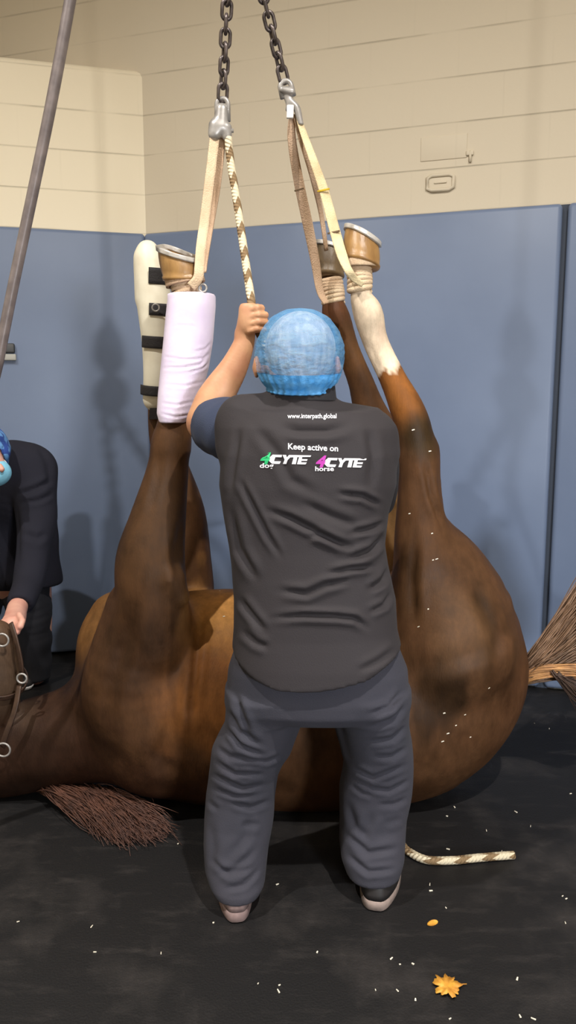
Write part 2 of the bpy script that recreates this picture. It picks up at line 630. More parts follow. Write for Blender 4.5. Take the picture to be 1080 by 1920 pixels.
def coat_mat():
    m = mat('horse_coat', (90, 58, 34), rough=.5, spec=.16)
    nt = m.node_tree
    b = nt.nodes['Principled BSDF']
    at = nt.nodes.new('ShaderNodeVertexColor'); at.layer_name = 'coat'
    geo = nt.nodes.new('ShaderNodeNewGeometry')
    nz = nt.nodes.new('ShaderNodeTexNoise'); nz.inputs['Scale'].default_value = 7; nz.inputs['Detail'].default_value = 7
    nz.inputs['Roughness'].default_value = .65
    nt.links.new(geo.outputs['Position'], nz.inputs['Vector'])
    r = nt.nodes.new('ShaderNodeMapRange'); r.inputs[1].default_value = .3; r.inputs[2].default_value = .7
    r.inputs[3].default_value = .52; r.inputs[4].default_value = 1.06
    nt.links.new(nz.outputs[0], r.inputs[0])
    mul = nt.nodes.new('ShaderNodeVectorMath'); mul.operation = 'MULTIPLY'
    mp3 = nt.nodes.new('ShaderNodeMapping'); mp3.inputs['Scale'].default_value = (1, 1, .3); mp3.inputs['Rotation'].default_value = (0, .25, 0)
    nt.links.new(geo.outputs['Position'], mp3.inputs[0])
    n3 = nt.nodes.new('ShaderNodeTexNoise'); n3.inputs['Scale'].default_value = 30; n3.inputs['Detail'].default_value = 6; n3.inputs['Roughness'].default_value = .7
    nt.links.new(mp3.outputs[0], n3.inputs['Vector'])
    r3 = nt.nodes.new('ShaderNodeMapRange'); r3.inputs[1].default_value = .3; r3.inputs[2].default_value = .7
    r3.inputs[3].default_value = .80; r3.inputs[4].default_value = 1.2
    nt.links.new(n3.outputs[0], r3.inputs[0])
    m3 = nt.nodes.new('ShaderNodeMath'); m3.operation = 'MULTIPLY'
    nt.links.new(r.outputs[0], m3.inputs[0]); nt.links.new(r3.outputs[0], m3.inputs[1])
    nt.links.new(at.outputs[0], mul.inputs[0]); nt.links.new(m3.outputs[0], mul.inputs[1])
    nt.links.new(mul.outputs[0], b.inputs['Base Color'])
    mr = nt.nodes.new('ShaderNodeMapRange'); mr.inputs[1].default_value = .35; mr.inputs[2].default_value = .65
    mr.inputs[3].default_value = .48; mr.inputs[4].default_value = .68
    nt.links.new(nz.outputs[0], mr.inputs[0]); nt.links.new(mr.outputs[0], b.inputs['Roughness'])
    mp = nt.nodes.new('ShaderNodeMapping'); mp.inputs['Scale'].default_value = (1, 1, .25)
    nt.links.new(geo.outputs['Position'], mp.inputs[0])
    n2 = nt.nodes.new('ShaderNodeTexNoise'); n2.inputs['Scale'].default_value = 240; n2.inputs['Detail'].default_value = 2
    nt.links.new(mp.outputs[0], n2.inputs['Vector'])
    bp = nt.nodes.new('ShaderNodeBump'); bp.inputs['Strength'].default_value = .25; bp.inputs['Distance'].default_value = .004
    nt.links.new(n2.outputs[0], bp.inputs['Height']); nt.links.new(bp.outputs[0], b.inputs['Normal'])
    return m


def rope_mat(name, dark, light, freq=16.0):
    """braided rope: dark and light checks along the UV length"""
    m = mat(name, light, rough=.85, spec=.2)
    nt = m.node_tree
    b = nt.nodes['Principled BSDF']
    uv = nt.nodes.new('ShaderNodeUVMap'); uv.uv_map = 'uv'
    sep = nt.nodes.new('ShaderNodeSeparateXYZ'); nt.links.new(uv.outputs[0], sep.inputs[0])
    def mth(op, a, c):
        n = nt.nodes.new('ShaderNodeMath'); n.operation = op
        for i, x in enumerate((a, c)):
            if isinstance(x, (int, float)): n.inputs[i].default_value = x
            else: nt.links.new(x, n.inputs[i])
        return n.outputs[0]
    u = mth('MULTIPLY', sep.outputs[0], freq)
    zig = mth('MULTIPLY', mth('PINGPONG', mth('MULTIPLY', sep.outputs[1], 6.0), 1.0), .3)
    w = mth('FRACT', mth('ADD', u, zig), 0)
    st = mth('GREATER_THAN', w, .58)
    mix = nt.nodes.new('ShaderNodeMix'); mix.data_type = 'RGBA'
    mix.inputs[6].default_value = lin(light); mix.inputs[7].default_value = lin(dark)
    nt.links.new(st, mix.inputs[0]); nt.links.new(mix.outputs[2], b.inputs['Base Color'])
    br = mth('SINE', mth('ADD', mth('MULTIPLY', sep.outputs[0], 500.0), mth('MULTIPLY', sep.outputs[1], 18.85)), 0)
    bp = nt.nodes.new('ShaderNodeBump'); bp.inputs['Strength'].default_value = .6; bp.inputs['Distance'].default_value = .003
    nt.links.new(br, bp.inputs['Height']); nt.links.new(bp.outputs[0], b.inputs['Normal'])
    return m


def cap_mat():
    """thin non-woven cloth that lets what is under it show through"""
    m = mat('bouffant_cloth', (84, 158, 218), rough=.75, rgb2=(120, 180, 226), scale=30, bump=.55, bump_scale=30, stretch=(1, 1, 2.6))
    nt = m.node_tree
    b = nt.nodes['Principled BSDF']
    out = nt.nodes['Material Output']
    tr = nt.nodes.new('ShaderNodeBsdfTransparent')
    mx = nt.nodes.new('ShaderNodeMixShader'); mx.inputs[0].default_value = .42
    nt.links.new(tr.outputs[0], mx.inputs[1]); nt.links.new(b.outputs[0], mx.inputs[2])
    nt.links.new(mx.outputs[0], out.inputs['Surface'])
    return m


MAT = dict(
    floor=floor_mat(),
    pad=mat('blue_vinyl', (104, 118, 144), rough=.42, spec=.4, rgb2=(109, 123, 149), scale=3, bump=.05, bump_scale=9),
    pad_seam=mat('pad_seam', (52, 60, 74), rough=.7),
    ceil=mat('ceiling_paint', (200, 192, 176), rough=.8),
    coat=coat_mat(),
    horn=mat('hoof_horn', (176, 136, 82), rough=.4, rgb2=(122, 88, 50), scale=16, stretch=(1, 1, .35), bump=.2, bump_scale=60),
    horn_dark=mat('dark_hoof_horn', (124, 102, 72), rough=.45, rgb2=(88, 72, 52), scale=16, stretch=(1, 1, .35), bump=.2, bump_scale=60),
    steel=mat('worn_steel', (176, 172, 168), rough=.34, metal=.3, rgb2=(146, 142, 138), scale=30),
    shoe_steel=mat('horseshoe_steel', (206, 202, 196), rough=.3, metal=.25, rgb2=(168, 162, 154), scale=40),
    chain=mat('chain_steel', (118, 108, 106), rough=.36, metal=.6, rgb2=(80, 72, 70), scale=40),
    webbing=mat('beige_webbing', (222, 200, 168), rough=.85, spec=.2, rgb2=(205, 176, 146), scale=14, bump=.4, bump_scale=260),
    webbing2=mat('cream_webbing', (226, 208, 168), rough=.85, spec=.2, rgb2=(206, 184, 144), scale=14, bump=.4, bump_scale=260),
    webbing3=mat('pinkish_webbing', (206, 176, 148), rough=.85, spec=.2, rgb2=(186, 156, 128), scale=14, bump=.4, bump_scale=260),
    stitch=mat('stitching', (104, 84, 60), rough=.9),
    stitch_y=mat('yellow_stitching', (196, 164, 40), rough=.9),
    tag=mat('white_tag', (236, 234, 232), rough=.6),
    lilac=mat('lilac_bandage', (232, 220, 240), rough=.9, sheen=.2, rgb2=(220, 206, 234), scale=10, bump=.08, bump_scale=60),
    splint=mat('white_splint', (232, 226, 206), rough=.5, rgb2=(214, 206, 184), scale=9),
    strap=mat('black_strap', (34, 31, 33), rough=.75, bump=.2, bump_scale=200),
    rope=rope_mat('checked_rope', (138, 114, 84), (224, 210, 180), 11.0),
    skin=mat('skin', (206, 156, 118), rough=.5, rgb2=(192, 136, 104), scale=14, bump=.06, bump_scale=120),
    skin_p=mat('pale_skin', (216, 166, 146), rough=.5, rgb2=(200, 140, 124), scale=16),
    hair=mat('grey_hair', (200, 190, 184), rough=.8, rgb2=(150, 142, 138), scale=60, stretch=(1, 1, .3), bump=.4, bump_scale=160),
    cap=cap_mat(),
    capband=mat('cap_elastic', (66, 150, 220), rough=.75, rgb2=(100, 172, 230), scale=40, bump=.4, bump_scale=50),
    vest=mat('charcoal_softshell', (48, 44, 46), rough=.75, sheen=.02, spec=.25, bump=.12, bump_scale=320),
    navy=mat('navy_jersey', (58, 66, 88), rough=.9, sheen=.03, spec=.2, bump=.15, bump_scale=300),
    black=mat('black_jersey', (30, 29, 34), rough=.85, bump=.15, bump_scale=300),
    trousers=mat('dark_slate_twill', (62, 61, 69), rough=.9, sheen=.02, spec=.2, rgb2=(56, 56, 64), scale=5, bump=.15, bump_scale=320),
    sole=mat('worn_sole', (150, 132, 124), rough=.8, rgb2=(104, 92, 86), scale=22),
    shoe=mat('shoe_leather', (40, 37, 37), rough=.55),
    shoe_pale=mat('pale_shoe', (150, 128, 124), rough=.8, rgb2=(120, 100, 98), scale=24),
    print_w=mat('white_print', (232, 230, 236), rough=.7),
    print_g=mat('green_print', (40, 178, 110), rough=.7),
    print_m=mat('magenta_print', (176, 50, 160), rough=.7),
    scrub=mat('black_scrubs', (32, 32, 41), rough=.9, spec=.2, bump=.15, bump_scale=300),
    scrub_leg=mat('black_scrub_trousers', (28, 28, 35), rough=.85, bump=.15, bump_scale=300),
    mask=mat('face_mask', (130, 196, 222), rough=.8, bump=.2, bump_scale=60),
    capblue=mat('patterned_cap', (44, 74, 150), rough=.8, rgb2=(98, 150, 206), scale=34, lo=.48, hi=.52),
    leather=mat('halter_leather', (72, 52, 40), rough=.5, rgb2=(52, 36, 28), scale=30),
    hair_r=mat('mane_hair', (98, 64, 50), rough=.6, rgb2=(70, 46, 38), scale=30),
    hair_t=mat('tail_hair', (140, 110, 86), rough=.5, rgb2=(112, 86, 66), scale=24),
    hair_tt=mat('tail_dock_hair', (186, 138, 86), rough=.5, rgb2=(150, 106, 66), scale=24),
    hair_td=mat('tail_under_hair', (62, 44, 34), rough=.6),
    hose=mat('grey_hose', (128, 118, 116), rough=.4, rgb2=(100, 92, 92), scale=20, metal=.2),
    fixture=mat('dark_fixture', (74, 74, 74), rough=.5, metal=.3),
    fixture_l=mat('light_fixture', (170, 168, 160), rough=.5),
    leaf=mat('yellow_leaf', (212, 158, 58), rough=.6, rgb2=(180, 120, 40), scale=40),
    shaving=mat('pale_shavings', (232, 224, 206), rough=.8),
)
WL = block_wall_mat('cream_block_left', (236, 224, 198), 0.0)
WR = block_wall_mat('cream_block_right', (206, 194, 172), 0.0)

# ------------------------------------------------------------------ the room
PAD_Z = 2.33
CORNER = P(270, 437, Z=PAD_Z)
CORNER[2] = 0
aL, aR = math.radians(14.5), math.radians(-18.05)
DL = np.array([-math.cos(aL), -math.sin(aL), 0])      # along the left wall, away from the corner
DR = np.array([math.cos(aR), math.sin(aR), 0])        # along the right wall, away from the corner
NL = np.array([-math.sin(aL), math.cos(aL), 0])       # into the wall
NR = np.array([-math.sin(aR), math.cos(aR), 0])
UZ = np.array([0, 0, 1.0])
PT = .05


def structure(o):
    o['kind'] = 'structure'
    return o


fl = MB().box((-4.2, -3.2, -.1), (8.4, 0, 0), (0, 8.9, 0), (0, 0, .1)).build('floor', MAT['floor'], smooth=False)
structure(fl)
structure(MB().box((-4.2, -3.2, CEIL_Z), (8.4, 0, 0), (0, 8.9, 0), (0, 0, .1)).build('ceiling', MAT['ceil'], smooth=False))
zt = P(0, 93, Y=(CORNER + DL * .7)[1])[2]
LT = zt - .0
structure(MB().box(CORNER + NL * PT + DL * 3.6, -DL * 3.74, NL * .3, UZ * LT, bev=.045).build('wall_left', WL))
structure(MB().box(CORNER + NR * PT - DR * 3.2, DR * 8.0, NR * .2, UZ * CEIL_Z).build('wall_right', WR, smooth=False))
structure(MB().box((-4.2, -3.2, 0), (8.4, 0, 0), (0, .1, 0), UZ * CEIL_Z).build('wall_rear', WR, smooth=False))
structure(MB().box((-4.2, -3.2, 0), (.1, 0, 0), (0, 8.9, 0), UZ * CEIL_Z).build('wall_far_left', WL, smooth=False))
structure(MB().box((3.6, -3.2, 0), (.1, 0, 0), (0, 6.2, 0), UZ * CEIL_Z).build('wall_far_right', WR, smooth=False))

# padded panels
def along(px, py):
    """distance along the right wall from the corner of the point seen at a pixel on the pad's top line"""
    q = P(px, py, Z=PAD_Z); q[2] = 0
    return float(np.dot(q - CORNER, DR))


j = along(1060, 381)
for nm, o, ex, n, lab in (
        ('wall_pad', CORNER + DL * 3.3 + UZ * .012, -DL * 3.306, NL, 'blue vinyl wall pad behind the stooping person at the left'),
        ('wall_pad', CORNER - DR * .006 + UZ * .012, DR * (j - .004), NR, 'wide blue vinyl wall pad behind the hoisted horse'),
        ('wall_pad', CORNER + DR * (j + .014) + UZ * .012, DR * 1.5, NR, 'blue vinyl wall pad past the dark seam, behind the horse tail')):
    o2 = MB().box(o, ex, n * (PT - .002), UZ * (PAD_Z - .012), bev=.022).build(nm, MAT['pad'])
    tag(o2, lab, 'wall pad', 'blue wall pads')
structure(MB().box(CORNER + DR * (j - .03) + NR * (PT - .012), DR * .06, NR * .011, UZ * PAD_Z).build('trim_1', MAT['pad_seam'], smooth=False))

# fittings on the walls
def on_wall(px, py, org, d, n, off):
    """point on the vertical plane org + off*n seen at a pixel"""
    ray = P(px, py, 1.0) - CAM
    t = np.dot(org + n * off - CAM, n) / np.dot(ray, n)
    return CAM + ray * t


a = on_wall(826, 343, CORNER, DR, NR, PT)
wr, hr = .062, .034
root = empty('outlet_box', a - UZ * hr, 'small cream painted outlet box on the block wall above the pads', 'outlet box')
ring = []
for s in ((-1, -1), (1, -1), (1, 1), (-1, 1)):
    ring.append(s)
m_ = MB()
def wq(u, v, w): return a + DR * u + UZ * v + NR * w
pts = [wq(x * (wr if abs(x) == 1 else wr - .01), y * hr, -.008) for x, y in ((-1, -.7), (-.8, -1), (.8, -1), (1, -.7), (1, .7), (.8, 1), (-.8, 1), (-1, .7))]
m_.tube(pts, .009, 8, closed=True)
m_.build('frame', WR, root)
MB().box(wq(-wr, -hr, -.006), DR * 2 * wr, NR * .012, UZ * 2 * hr, bev=.004).build('cover', WR, root)
MB().box(wq(-.03, -.004, -.012), DR * .06, NR * .01, UZ * .008, bev=.003).build('latch', WR, root)
a2 = on_wall(832, 277, CORNER, DR, NR, PT)
structure(MB().box(a2 - DR * .11 - UZ * .055 - NR * .004, DR * .22, NR * .008, UZ * .11, bev=.003).build('trim_2', WR))
a3 = on_wall(882, 292, CORNER, DR, NR, PT)
m_ = MB().tube([a3 - UZ * .03 - NR * .006, a3 + UZ * .02 - NR * .006], .007, 8)
m_.box(a3 + UZ * .0 - DR * .02 - NR * .012, DR * .035, NR * .014, UZ * .022, bev=.004)
tag(m_.build('wall_clip', WR), 'tiny cream painted clip on the block wall beside the outlet box', 'clip')

a4 = on_wall(10, 660, CORNER, DL, NL, 0)
root = empty('wall_latch', a4 - UZ * .05, 'small grey metal latch on the left wall pad above the stooping person', 'latch')
w = lambda u, v, q: a4 - DL * u + UZ * v + NL * q
MB().box(w(-.10, -.045, -.028), -DL * .155, NL * .03, UZ * .034, bev=.006).build('plate', MAT['fixture_l'], root)
MB().box(w(-.10, -.006, -.034), -DL * .15, NL * .036, UZ * .05, bev=.008).build('body', MAT['fixture'], root)

# ------------------------------------------------------------------ the horse
YN, YF, YB = 2.56, 2.93, 2.73
sY = (1, .84, 1)
H = Field((-1.75, 2.2, -.02), (1.02, 3.3, 2.0), .0105)
H.chain([(335, 1302, YB, 186), (400, 1304, YB, 200), (580, 1312, YB, 207), (720, 1312, YB, 193), (770, 1292, YB, 184)], .05, sY)
H.chain([(770, 1292, YB, 184), (832, 1262, YB, 154), (838, 1205, YB, 138)], .05, sY)
# shoulder and chest, near and far
H.chain([(275, 1150, 2.56, 78), (255, 1290, 2.56, 98), (290, 1390, 2.6, 96)], .05)
H.chain([(222, 1164, 2.84, 56), (220, 1210, 2.84, 74), (226, 1280, 2.84, 82)], .04)
# neck along the floor and head turned up at the left
H.chain([(215, 1358, 2.72, 100), (95, 1388, 2.72, 86), (-50, 1420, 2.74, 84), (-150, 1425, 2.78, 80)], .07)
H.chain([(-150, 1420, 2.78, 78), (-75, 1385, 2.70, 76), (-40, 1330, 2.66, 70), (-12, 1275, 2.64, 50)], .04, (1, .75, 1))
H.chain([(-12, 1275, 2.64, 48), (-6, 1222, 2.63, 38), (-8, 1196, 2.63, 35)], .03, (1, .85, 1))
# near foreleg
H.chain([(286, 1200, 2.53, 76), (284, 1115, 2.50, 68), (282, 1050, 2.50, 64), (295, 980, 2.52, 53), (313, 890, YN, 40), (321, 828, YN, 34)], .022)
H.chain([(320, 1085, 2.44, 30), (338, 1120, 2.44, 18)], .02)
H.chain([(321, 836, YN, 36), (330, 770, YN, 30), (342, 640, YN, 24), (347, 560, YN, 26), (347, 528, YN, 25)], .02)
# far foreleg
H.chain([(348, 1110, YF, 54), (350, 1050, YF, 46), (346, 960, YF, 38), (320, 870, YF, 31), (304, 800, YF, 26), (298, 700, YF, 20), (292, 560, YF, 20), (288, 505, YF, 20)], .025)
# near hind leg
H.chain([(838, 1205, 2.62, 128), (806, 1090, 2.6, 72), (790, 1000, 2.58, 50), (786, 920, YN, 40), (784, 860, YN, 38)], .045)
H.chain([(784, 862, YN, 37), (774, 800, YN, 34), (760, 760, YN, 31), (736, 709, YN, 25), (704, 640, YN, 24), (690, 588, YN, 28), (677, 556, YN, 20), (674, 505, YN, 17)], .015)
H.chain([(776, 812, YN, 26), (803, 838, YN, 20), (808, 866, YN, 17), (815, 910, YN, 12), (822, 965, 2.58, 11)], .008)
# far hind leg
H.chain([(800, 1200, 2.88, 118), (760, 1080, YF, 70), (742, 980, YF, 46), (735, 900, YF, 38), (727, 835, YF, 34), (694, 770, YF, 30), (676, 715, YF, 24), (652, 655, YF, 22), (631, 597, YF, 26), (623, 560, YF, 18), (621, 520, YF, 17)], .03)
# groin and flank
H.chain([(812, 1010, 2.62, 44), (838, 1070, 2.64, 72), (858, 1140, 2.66, 98)], .04)
H.chain([(700, 1190, YB, 95), (770, 1150, YB, 85)], .06)
# hollows: girth behind the elbow, flank in front of the stifle, between thigh muscles
for (x0, y0, x1, y1, Y, r, k) in ((372, 1110, 362, 1330, 2.395, 8, .035), (352, 1000, 352, 1085, 2.46, 7, .02)):
    H.cone(P(x0, y0, Y), P(x1, y1, Y), M(r, x0, y0, Y), M(r, x1, y1, Y), k, op='s')
X, Y_, Z = H.grid()
H.d = np.maximum(H.d, .004 - Z)
hv, hf = H.mesh(7)
hp = project(hv)
hn = normals(hv, hf)
# muscle relief
hv = folds(hv, hf, [
    ([(385, 1120), (372, 1200), (362, 1290), (356, 1380)], 7, .010),
    ([(250, 1110), (240, 1200), (205, 1290), (190, 1380)], 14, .008),
    ([(330, 1330), (300, 1420), (330, 1460)], 14, .006),
    ([(130, 1330), (180, 1400), (260, 1440)], 18, .006),
    ([(884, 1085), (905, 1140), (930, 1190), (935, 1260), (920, 1330)], 12, .007),
    ([(782, 1000), (772, 1080), (776, 1180)], 9, .008),
    ([(796, 862), (808, 930), (834, 1000)], 5, .010),
    ([(345, 960), (330, 1040), (335, 1100)], 9, .007),
    ([(300, 840), (296, 900), (276, 980)], 7, .004),
    ([(690, 640), (716, 700)], 5, .003),
])
base = np.array(lin((86, 58, 36))[:3])
cols = np.tile(base, (len(hv), 1))


def blob(cx, cy, Y, rad, rgb, amt=1.0, soft=.6, sx=1.0, sz=1.0, facing=None):
    global cols
    c = P(cx, cy, Y)
    q = hv - c
    d = np.sqrt((q[:, 0] / sx) ** 2 + q[:, 1] ** 2 + (q[:, 2] / sz) ** 2) / rad
    wob = 1 + .16 * np.sin(hv[:, 0] * 31 + hv[:, 2] * 17) * np.cos(hv[:, 2] * 27 - hv[:, 1] * 19)
    w = np.clip((1 - d * wob) / soft, 0, 1)[:, None] * amt
    cols = cols * (1 - w) + np.array(lin(rgb)[:3]) * w


# darker over the back, neck and chest, the belly and inner thighs tan
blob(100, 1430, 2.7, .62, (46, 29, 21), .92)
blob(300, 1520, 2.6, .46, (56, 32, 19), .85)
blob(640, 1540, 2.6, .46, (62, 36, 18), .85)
blob(930, 1250, 2.75, .42, (84, 54, 34), .6)
blob(420, 1120, 2.62, .26, (206, 148, 82), 1.0, sx=1.0)  # tan belly, here and next line lifted to paint overhead light into it
blob(560, 1130, 2.62, .30, (206, 148, 82), 1.0)
blob(170, 1150, 2.8, .22, (126, 88, 48), .8)
blob(395, 1300, 2.4, .26, (140, 88, 42), .7)
blob(738, 1000, YF, .22, (170, 130, 84), .9, sz=1.3)
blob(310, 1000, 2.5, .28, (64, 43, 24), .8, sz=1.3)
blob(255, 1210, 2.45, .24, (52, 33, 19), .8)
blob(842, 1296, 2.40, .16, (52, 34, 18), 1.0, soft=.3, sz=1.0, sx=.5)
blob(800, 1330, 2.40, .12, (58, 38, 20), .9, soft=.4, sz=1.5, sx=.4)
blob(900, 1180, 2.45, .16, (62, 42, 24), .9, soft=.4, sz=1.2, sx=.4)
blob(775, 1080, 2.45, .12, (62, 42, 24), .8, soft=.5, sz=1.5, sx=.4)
blob(865, 1180, 2.40, .17, (104, 74, 48), .8, soft=.6, sz=1.1, sx=.7)  # lamp sheen on the rump painted in as a lighter patch
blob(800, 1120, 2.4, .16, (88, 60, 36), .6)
blob(740, 745, 2.5, .14, (148, 92, 42), .9)
blob(790, 815, 2.5, .10, (62, 46, 26), .9)
blob(640, 660, YF, .12, (112, 76, 44), .8)
blob(628, 590, YF, .08, (104, 64, 40), .9)
blob(0, 1260, 2.6, .22, (98, 78, 62), .8)
# white sock on the near hind leg, with a ragged edge
sl, st_ = seg_dist(hp, [(674, 505), (687, 592), (704, 640), (736, 709), (765, 770)])
along_ = hp[:, 1] + .55 * (hp[:, 0] - 725) + 9 * np.sin(hp[:, 0] * .16) + 5 * np.sin(hp[:, 0] * .41 + hp[:, 1] * .2)
w = (np.clip((703 - along_) / 9, 0, 1) * ((sl < 42) & (hv[:, 1] < 2.75) & (hp[:, 0] > 640)))[:, None]
cols = cols * (1 - w) + np.array(lin((236, 214, 186))[:3]) * w
pk, _ = seg_dist(hp, [(715, 612), (714, 640)])
w2 = (np.exp(-(pk / 9) ** 2) * .25)[:, None] * w
cols = cols * (1 - w2) + np.array(lin((206, 160, 140))[:3]) * w2

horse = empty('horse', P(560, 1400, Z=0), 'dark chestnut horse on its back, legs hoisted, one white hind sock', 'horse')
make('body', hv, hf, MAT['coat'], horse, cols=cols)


def frame_of(axis, ref=(0, 1, 0)):
    ax = np.asarray(axis, float); ax /= np.linalg.norm(ax)
    r = np.asarray(ref, float); u = r - ax * np.dot(r, ax); u /= np.linalg.norm(u)
    return ax, u, np.cross(ax, u)


def hoof(cor, sole, r0, r1, toe, m, shod=True, nrm=(0, 0, 1)):
    """cor/sole: centres of coronet and bearing edge; toe: direction of the toe"""
    ax, u, w = frame_of(sole - cor, toe)
    nv = np.asarray(nrm, float)
    au, aw = -np.dot(nv, u) / np.dot(nv, ax), -np.dot(nv, w) / np.dot(nv, ax)
    L = np.linalg.norm(sole - cor)
    rings = []
    def ring(t, r, sink=0):
        pts = []
        for k in range(28):
            a = 2 * math.pi * k / 28
            ca, sa = math.cos(a), math.sin(a)
            rr = r * (1.0 + .16 * max(ca, 0) - .10 * max(-ca, 0) ** 3)
            skew = u * (r1 * .12 * t)
            eu, ew = rr * ca * 1.04, rr * sa
            pts.append(cor + ax * (L * t - sink + (au * eu + aw * ew) * (.25 + .75 * t)) + skew + u * eu + w * ew)
        return pts
    rings.append(ring(-.12, r0 * .80)); rings.append(ring(-.04, r0 * 1.03)); rings.append(ring(.05, r0 * 1.05))
    rings.append(ring(.12, r0 * 1.0))
    for t in (.3, .5, .7, .9, 1.0):
        rings.append(ring(t, r0 + (r1 - r0) * t + .05 * r0 * math.sin(math.pi * t)))
    rings.append(ring(1.0, r1 * .84)); rings.append(ring(1.0, r1 * .74, .008)); rings.append(ring(1.0, r1 * .3, .014))
    b = MB().loft(rings)
    h_ = b.build('hoof', m, horse)
    f_ = MB()
    c = sole + u * r1 * .1
    au_ = ax * au
    u = u + au_
    f_.loft([[c - u * r1 * .95 - ax * .012 + w * s * r1 * .28 + ax * q for s, q in ((-1, 0), (-.5, .012), (.5, .012), (1, 0))],
             [c + u * r1 * .25 - ax * .012 + w * s * r1 * .06 + ax * q for s, q in ((-1, 0), (-.5, .008), (.5, .008), (1, 0))]])
    f_.build('frog', MAT['horn_dark'], h_)
    if shod:
        pts = []
        for k in range(25):
            a = math.radians(-148 + 296 * k / 24)
            ca, sa = math.cos(a), math.sin(a)
            rr = r1 * .93 * (1.0 + .16 * max(ca, 0) - .10 * max(-ca, 0) ** 3)
            pts.append(sole + ax * .003 + (u - au_) * r1 * .12 + u * rr * ca * 1.04 + (w + ax * aw) * rr * sa)
        MB().ribbon(pts, .015, .022, ax).build('horseshoe', MAT['shoe_steel'], h_)
    return h_


def hoof_px(cor, sole, rc, rs, Y, dY, toe, m, shod=True, nrm=(0, 0, 1)):
    a_, b_ = P(cor[0], cor[1], Y), P(sole[0], sole[1], Y + dY)
    return hoof(a_, b_, M(rc, *cor, Y), M(rs, *sole, Y), np.asarray(toe, float), m, shod, nrm)


hoof_px((349, 524), (343, 479), 35, 34, YN, .0, (-1, -.25, .1), MAT['horn'], True, (.34, -.30, 1))
hoof_px((680, 496), (686, 448), 33, 31, YN, .02, (-1, -.35, .2), MAT['horn'], True, (.62, .0, 1))
hoof_px((622, 516), (625, 466), 24, 26, YF, .02, (-.9, -.3, 0), MAT['horn_dark'], True, (.3, 0, 1))
hoof_px((288, 505), (284, 474), 20, 24, YF, .01, (-1, -.3, 0), MAT['horn_dark'], False)


def strands(name, m, parent, roots, tips, n, wob, rad=(.0022, .0007), bend=None, seed=1, zmin=None):
    r = np.random.default_rng(seed)
    b = MB()
    for i in range(n):
        t = r.uniform()
        far = 1.08 - .5 * r.uniform() ** 1.6 if n > 100 else 1
        def pick(L, t):
            x = t * (len(L) - 1); k = min(int(x), len(L) - 2)
            return np.asarray(L[k]) * (1 - x + k) + np.asarray(L[k + 1]) * (x - k)
        a_ = pick(roots, t) + r.normal(size=3) * wob * .5
        e_ = pick(tips, np.clip(t + r.normal() * .09, 0, 1)) + r.normal(size=3) * wob
        e_ = a_ + (e_ - a_) * far
        mid = (a_ + e_) / 2 + r.normal(size=3) * wob + (np.asarray(bend) if bend is not None else 0)
        p_ = []
        for q in np.linspace(0, 1, 8):
            pt = (1 - q) ** 2 * a_ + 2 * q * (1 - q) * mid + q * q * e_
            if zmin is not None: pt[2] = max(pt[2], zmin + .004 * r.uniform())
            p_.append(pt)
        R = [rad[0] * (1 - q) + rad[1] * q for q in np.linspace(0, 1, 8)]
        b.tube(p_, R, 4)
    return b.build(name, m, parent)


# mane spread on the floor
G = lambda x, y, z=.02: P(x, y, Z=z)
strands('mane', MAT['hair_r'], horse,
        [np.array([-.90, 2.64, .05]), np.array([-.78, 2.62, .05]), np.array([-.68, 2.60, .05]), np.array([-.60, 2.58, .04])],
        [G(170, 1530), G(222, 1568), G(270, 1568), G(312, 1552)], 1500, .022, (.0026, .0007), (.03, -.05, .03), 3, .003)
# tail drawn out to the right
strands('tail', MAT['hair_t'], horse,
        [P(984, 1252, 2.74), P(986, 1262, 2.74), P(988, 1270, 2.74)],
        [P(1150, 1030, 2.7), P(1160, 1100, 2.74), P(1170, 1170, 2.78), P(1170, 1225, 2.8)], 3000, .022, (.0026, .0018), (.02, 0, -.005), 4)
strands('tail_dock', MAT['hair_tt'], horse,
        [P(978, 1262, 2.72), P(982, 1270, 2.72), P(984, 1280, 2.72)],
        [P(1140, 1258, 2.66), P(1150, 1264, 2.66), P(1150, 1270, 2.66)], 420, .007, (.0026, .0020), (-.02, 0, .045), 5)
strands('tail_underside', MAT['hair_td'], horse,
        [P(1035, 1262, 2.68), P(1060, 1268, 2.68)],
        [P(1090, 1330, 2.68), P(1130, 1300, 2.68)], 60, .010, (.003, .001), None, 6)

# halter on the horse's head
halter = empty('halter', P(0, 1260, 2.62), 'brown leather halter with metal rings on the horse head, held by stooping person', 'halter')


def hoop(c, axis, ra, rb, ref, width, thick, a0=0, a1=360, n=40):
    ax, u, w = frame_of(axis, ref)
    pts = [c + u * ra * math.cos(math.radians(a)) + w * rb * math.sin(math.radians(a)) for a in np.linspace(a0, a1, n)]
    return MB().ribbon(pts, width, thick, ax)


c1 = P(-13, 1268, 2.64)
hoop(c1, P(-6, 1222, 2.63) - P(-13, 1275, 2.64) + np.array([.02, -.03, 0]), M(62, -13, 1268, 2.64), M(56, -13, 1268, 2.64), (1, 0, 0), .022, .005).build('noseband', MAT['leather'], halter)
MB().ribbon(spline([P(20, 1168, 2.60), P(30, 1200, 2.57), P(38, 1235, 2.565), P(41, 1262, 2.57)], 6), .020, .006, (1, -.6, 0)).build('chin_strap', MAT['leather'], halter)
MB().ribbon(spline([P(36, 1285, 2.56), P(28, 1330, 2.53), P(12, 1375, 2.52), P(4, 1400, 2.53)], 6), .022, .006, (1, -.5, .2)).build('cheek_strap', MAT['leather'], halter)
for x, y, Y, r in ((4, 1200, 2.555, 12), (6, 1406, 2.515, 13), (41, 1272, 2.55, 9)):
    c = P(x, y, Y); rr = M(r, x, y, Y)
    MB().tube([c + rr * np.array([math.cos(t), 0, math.sin(t)]) for t in np.linspace(0, 6.283, 25)[:-1]], .0035, 8, closed=True).build('ring', MAT['steel'], halter)

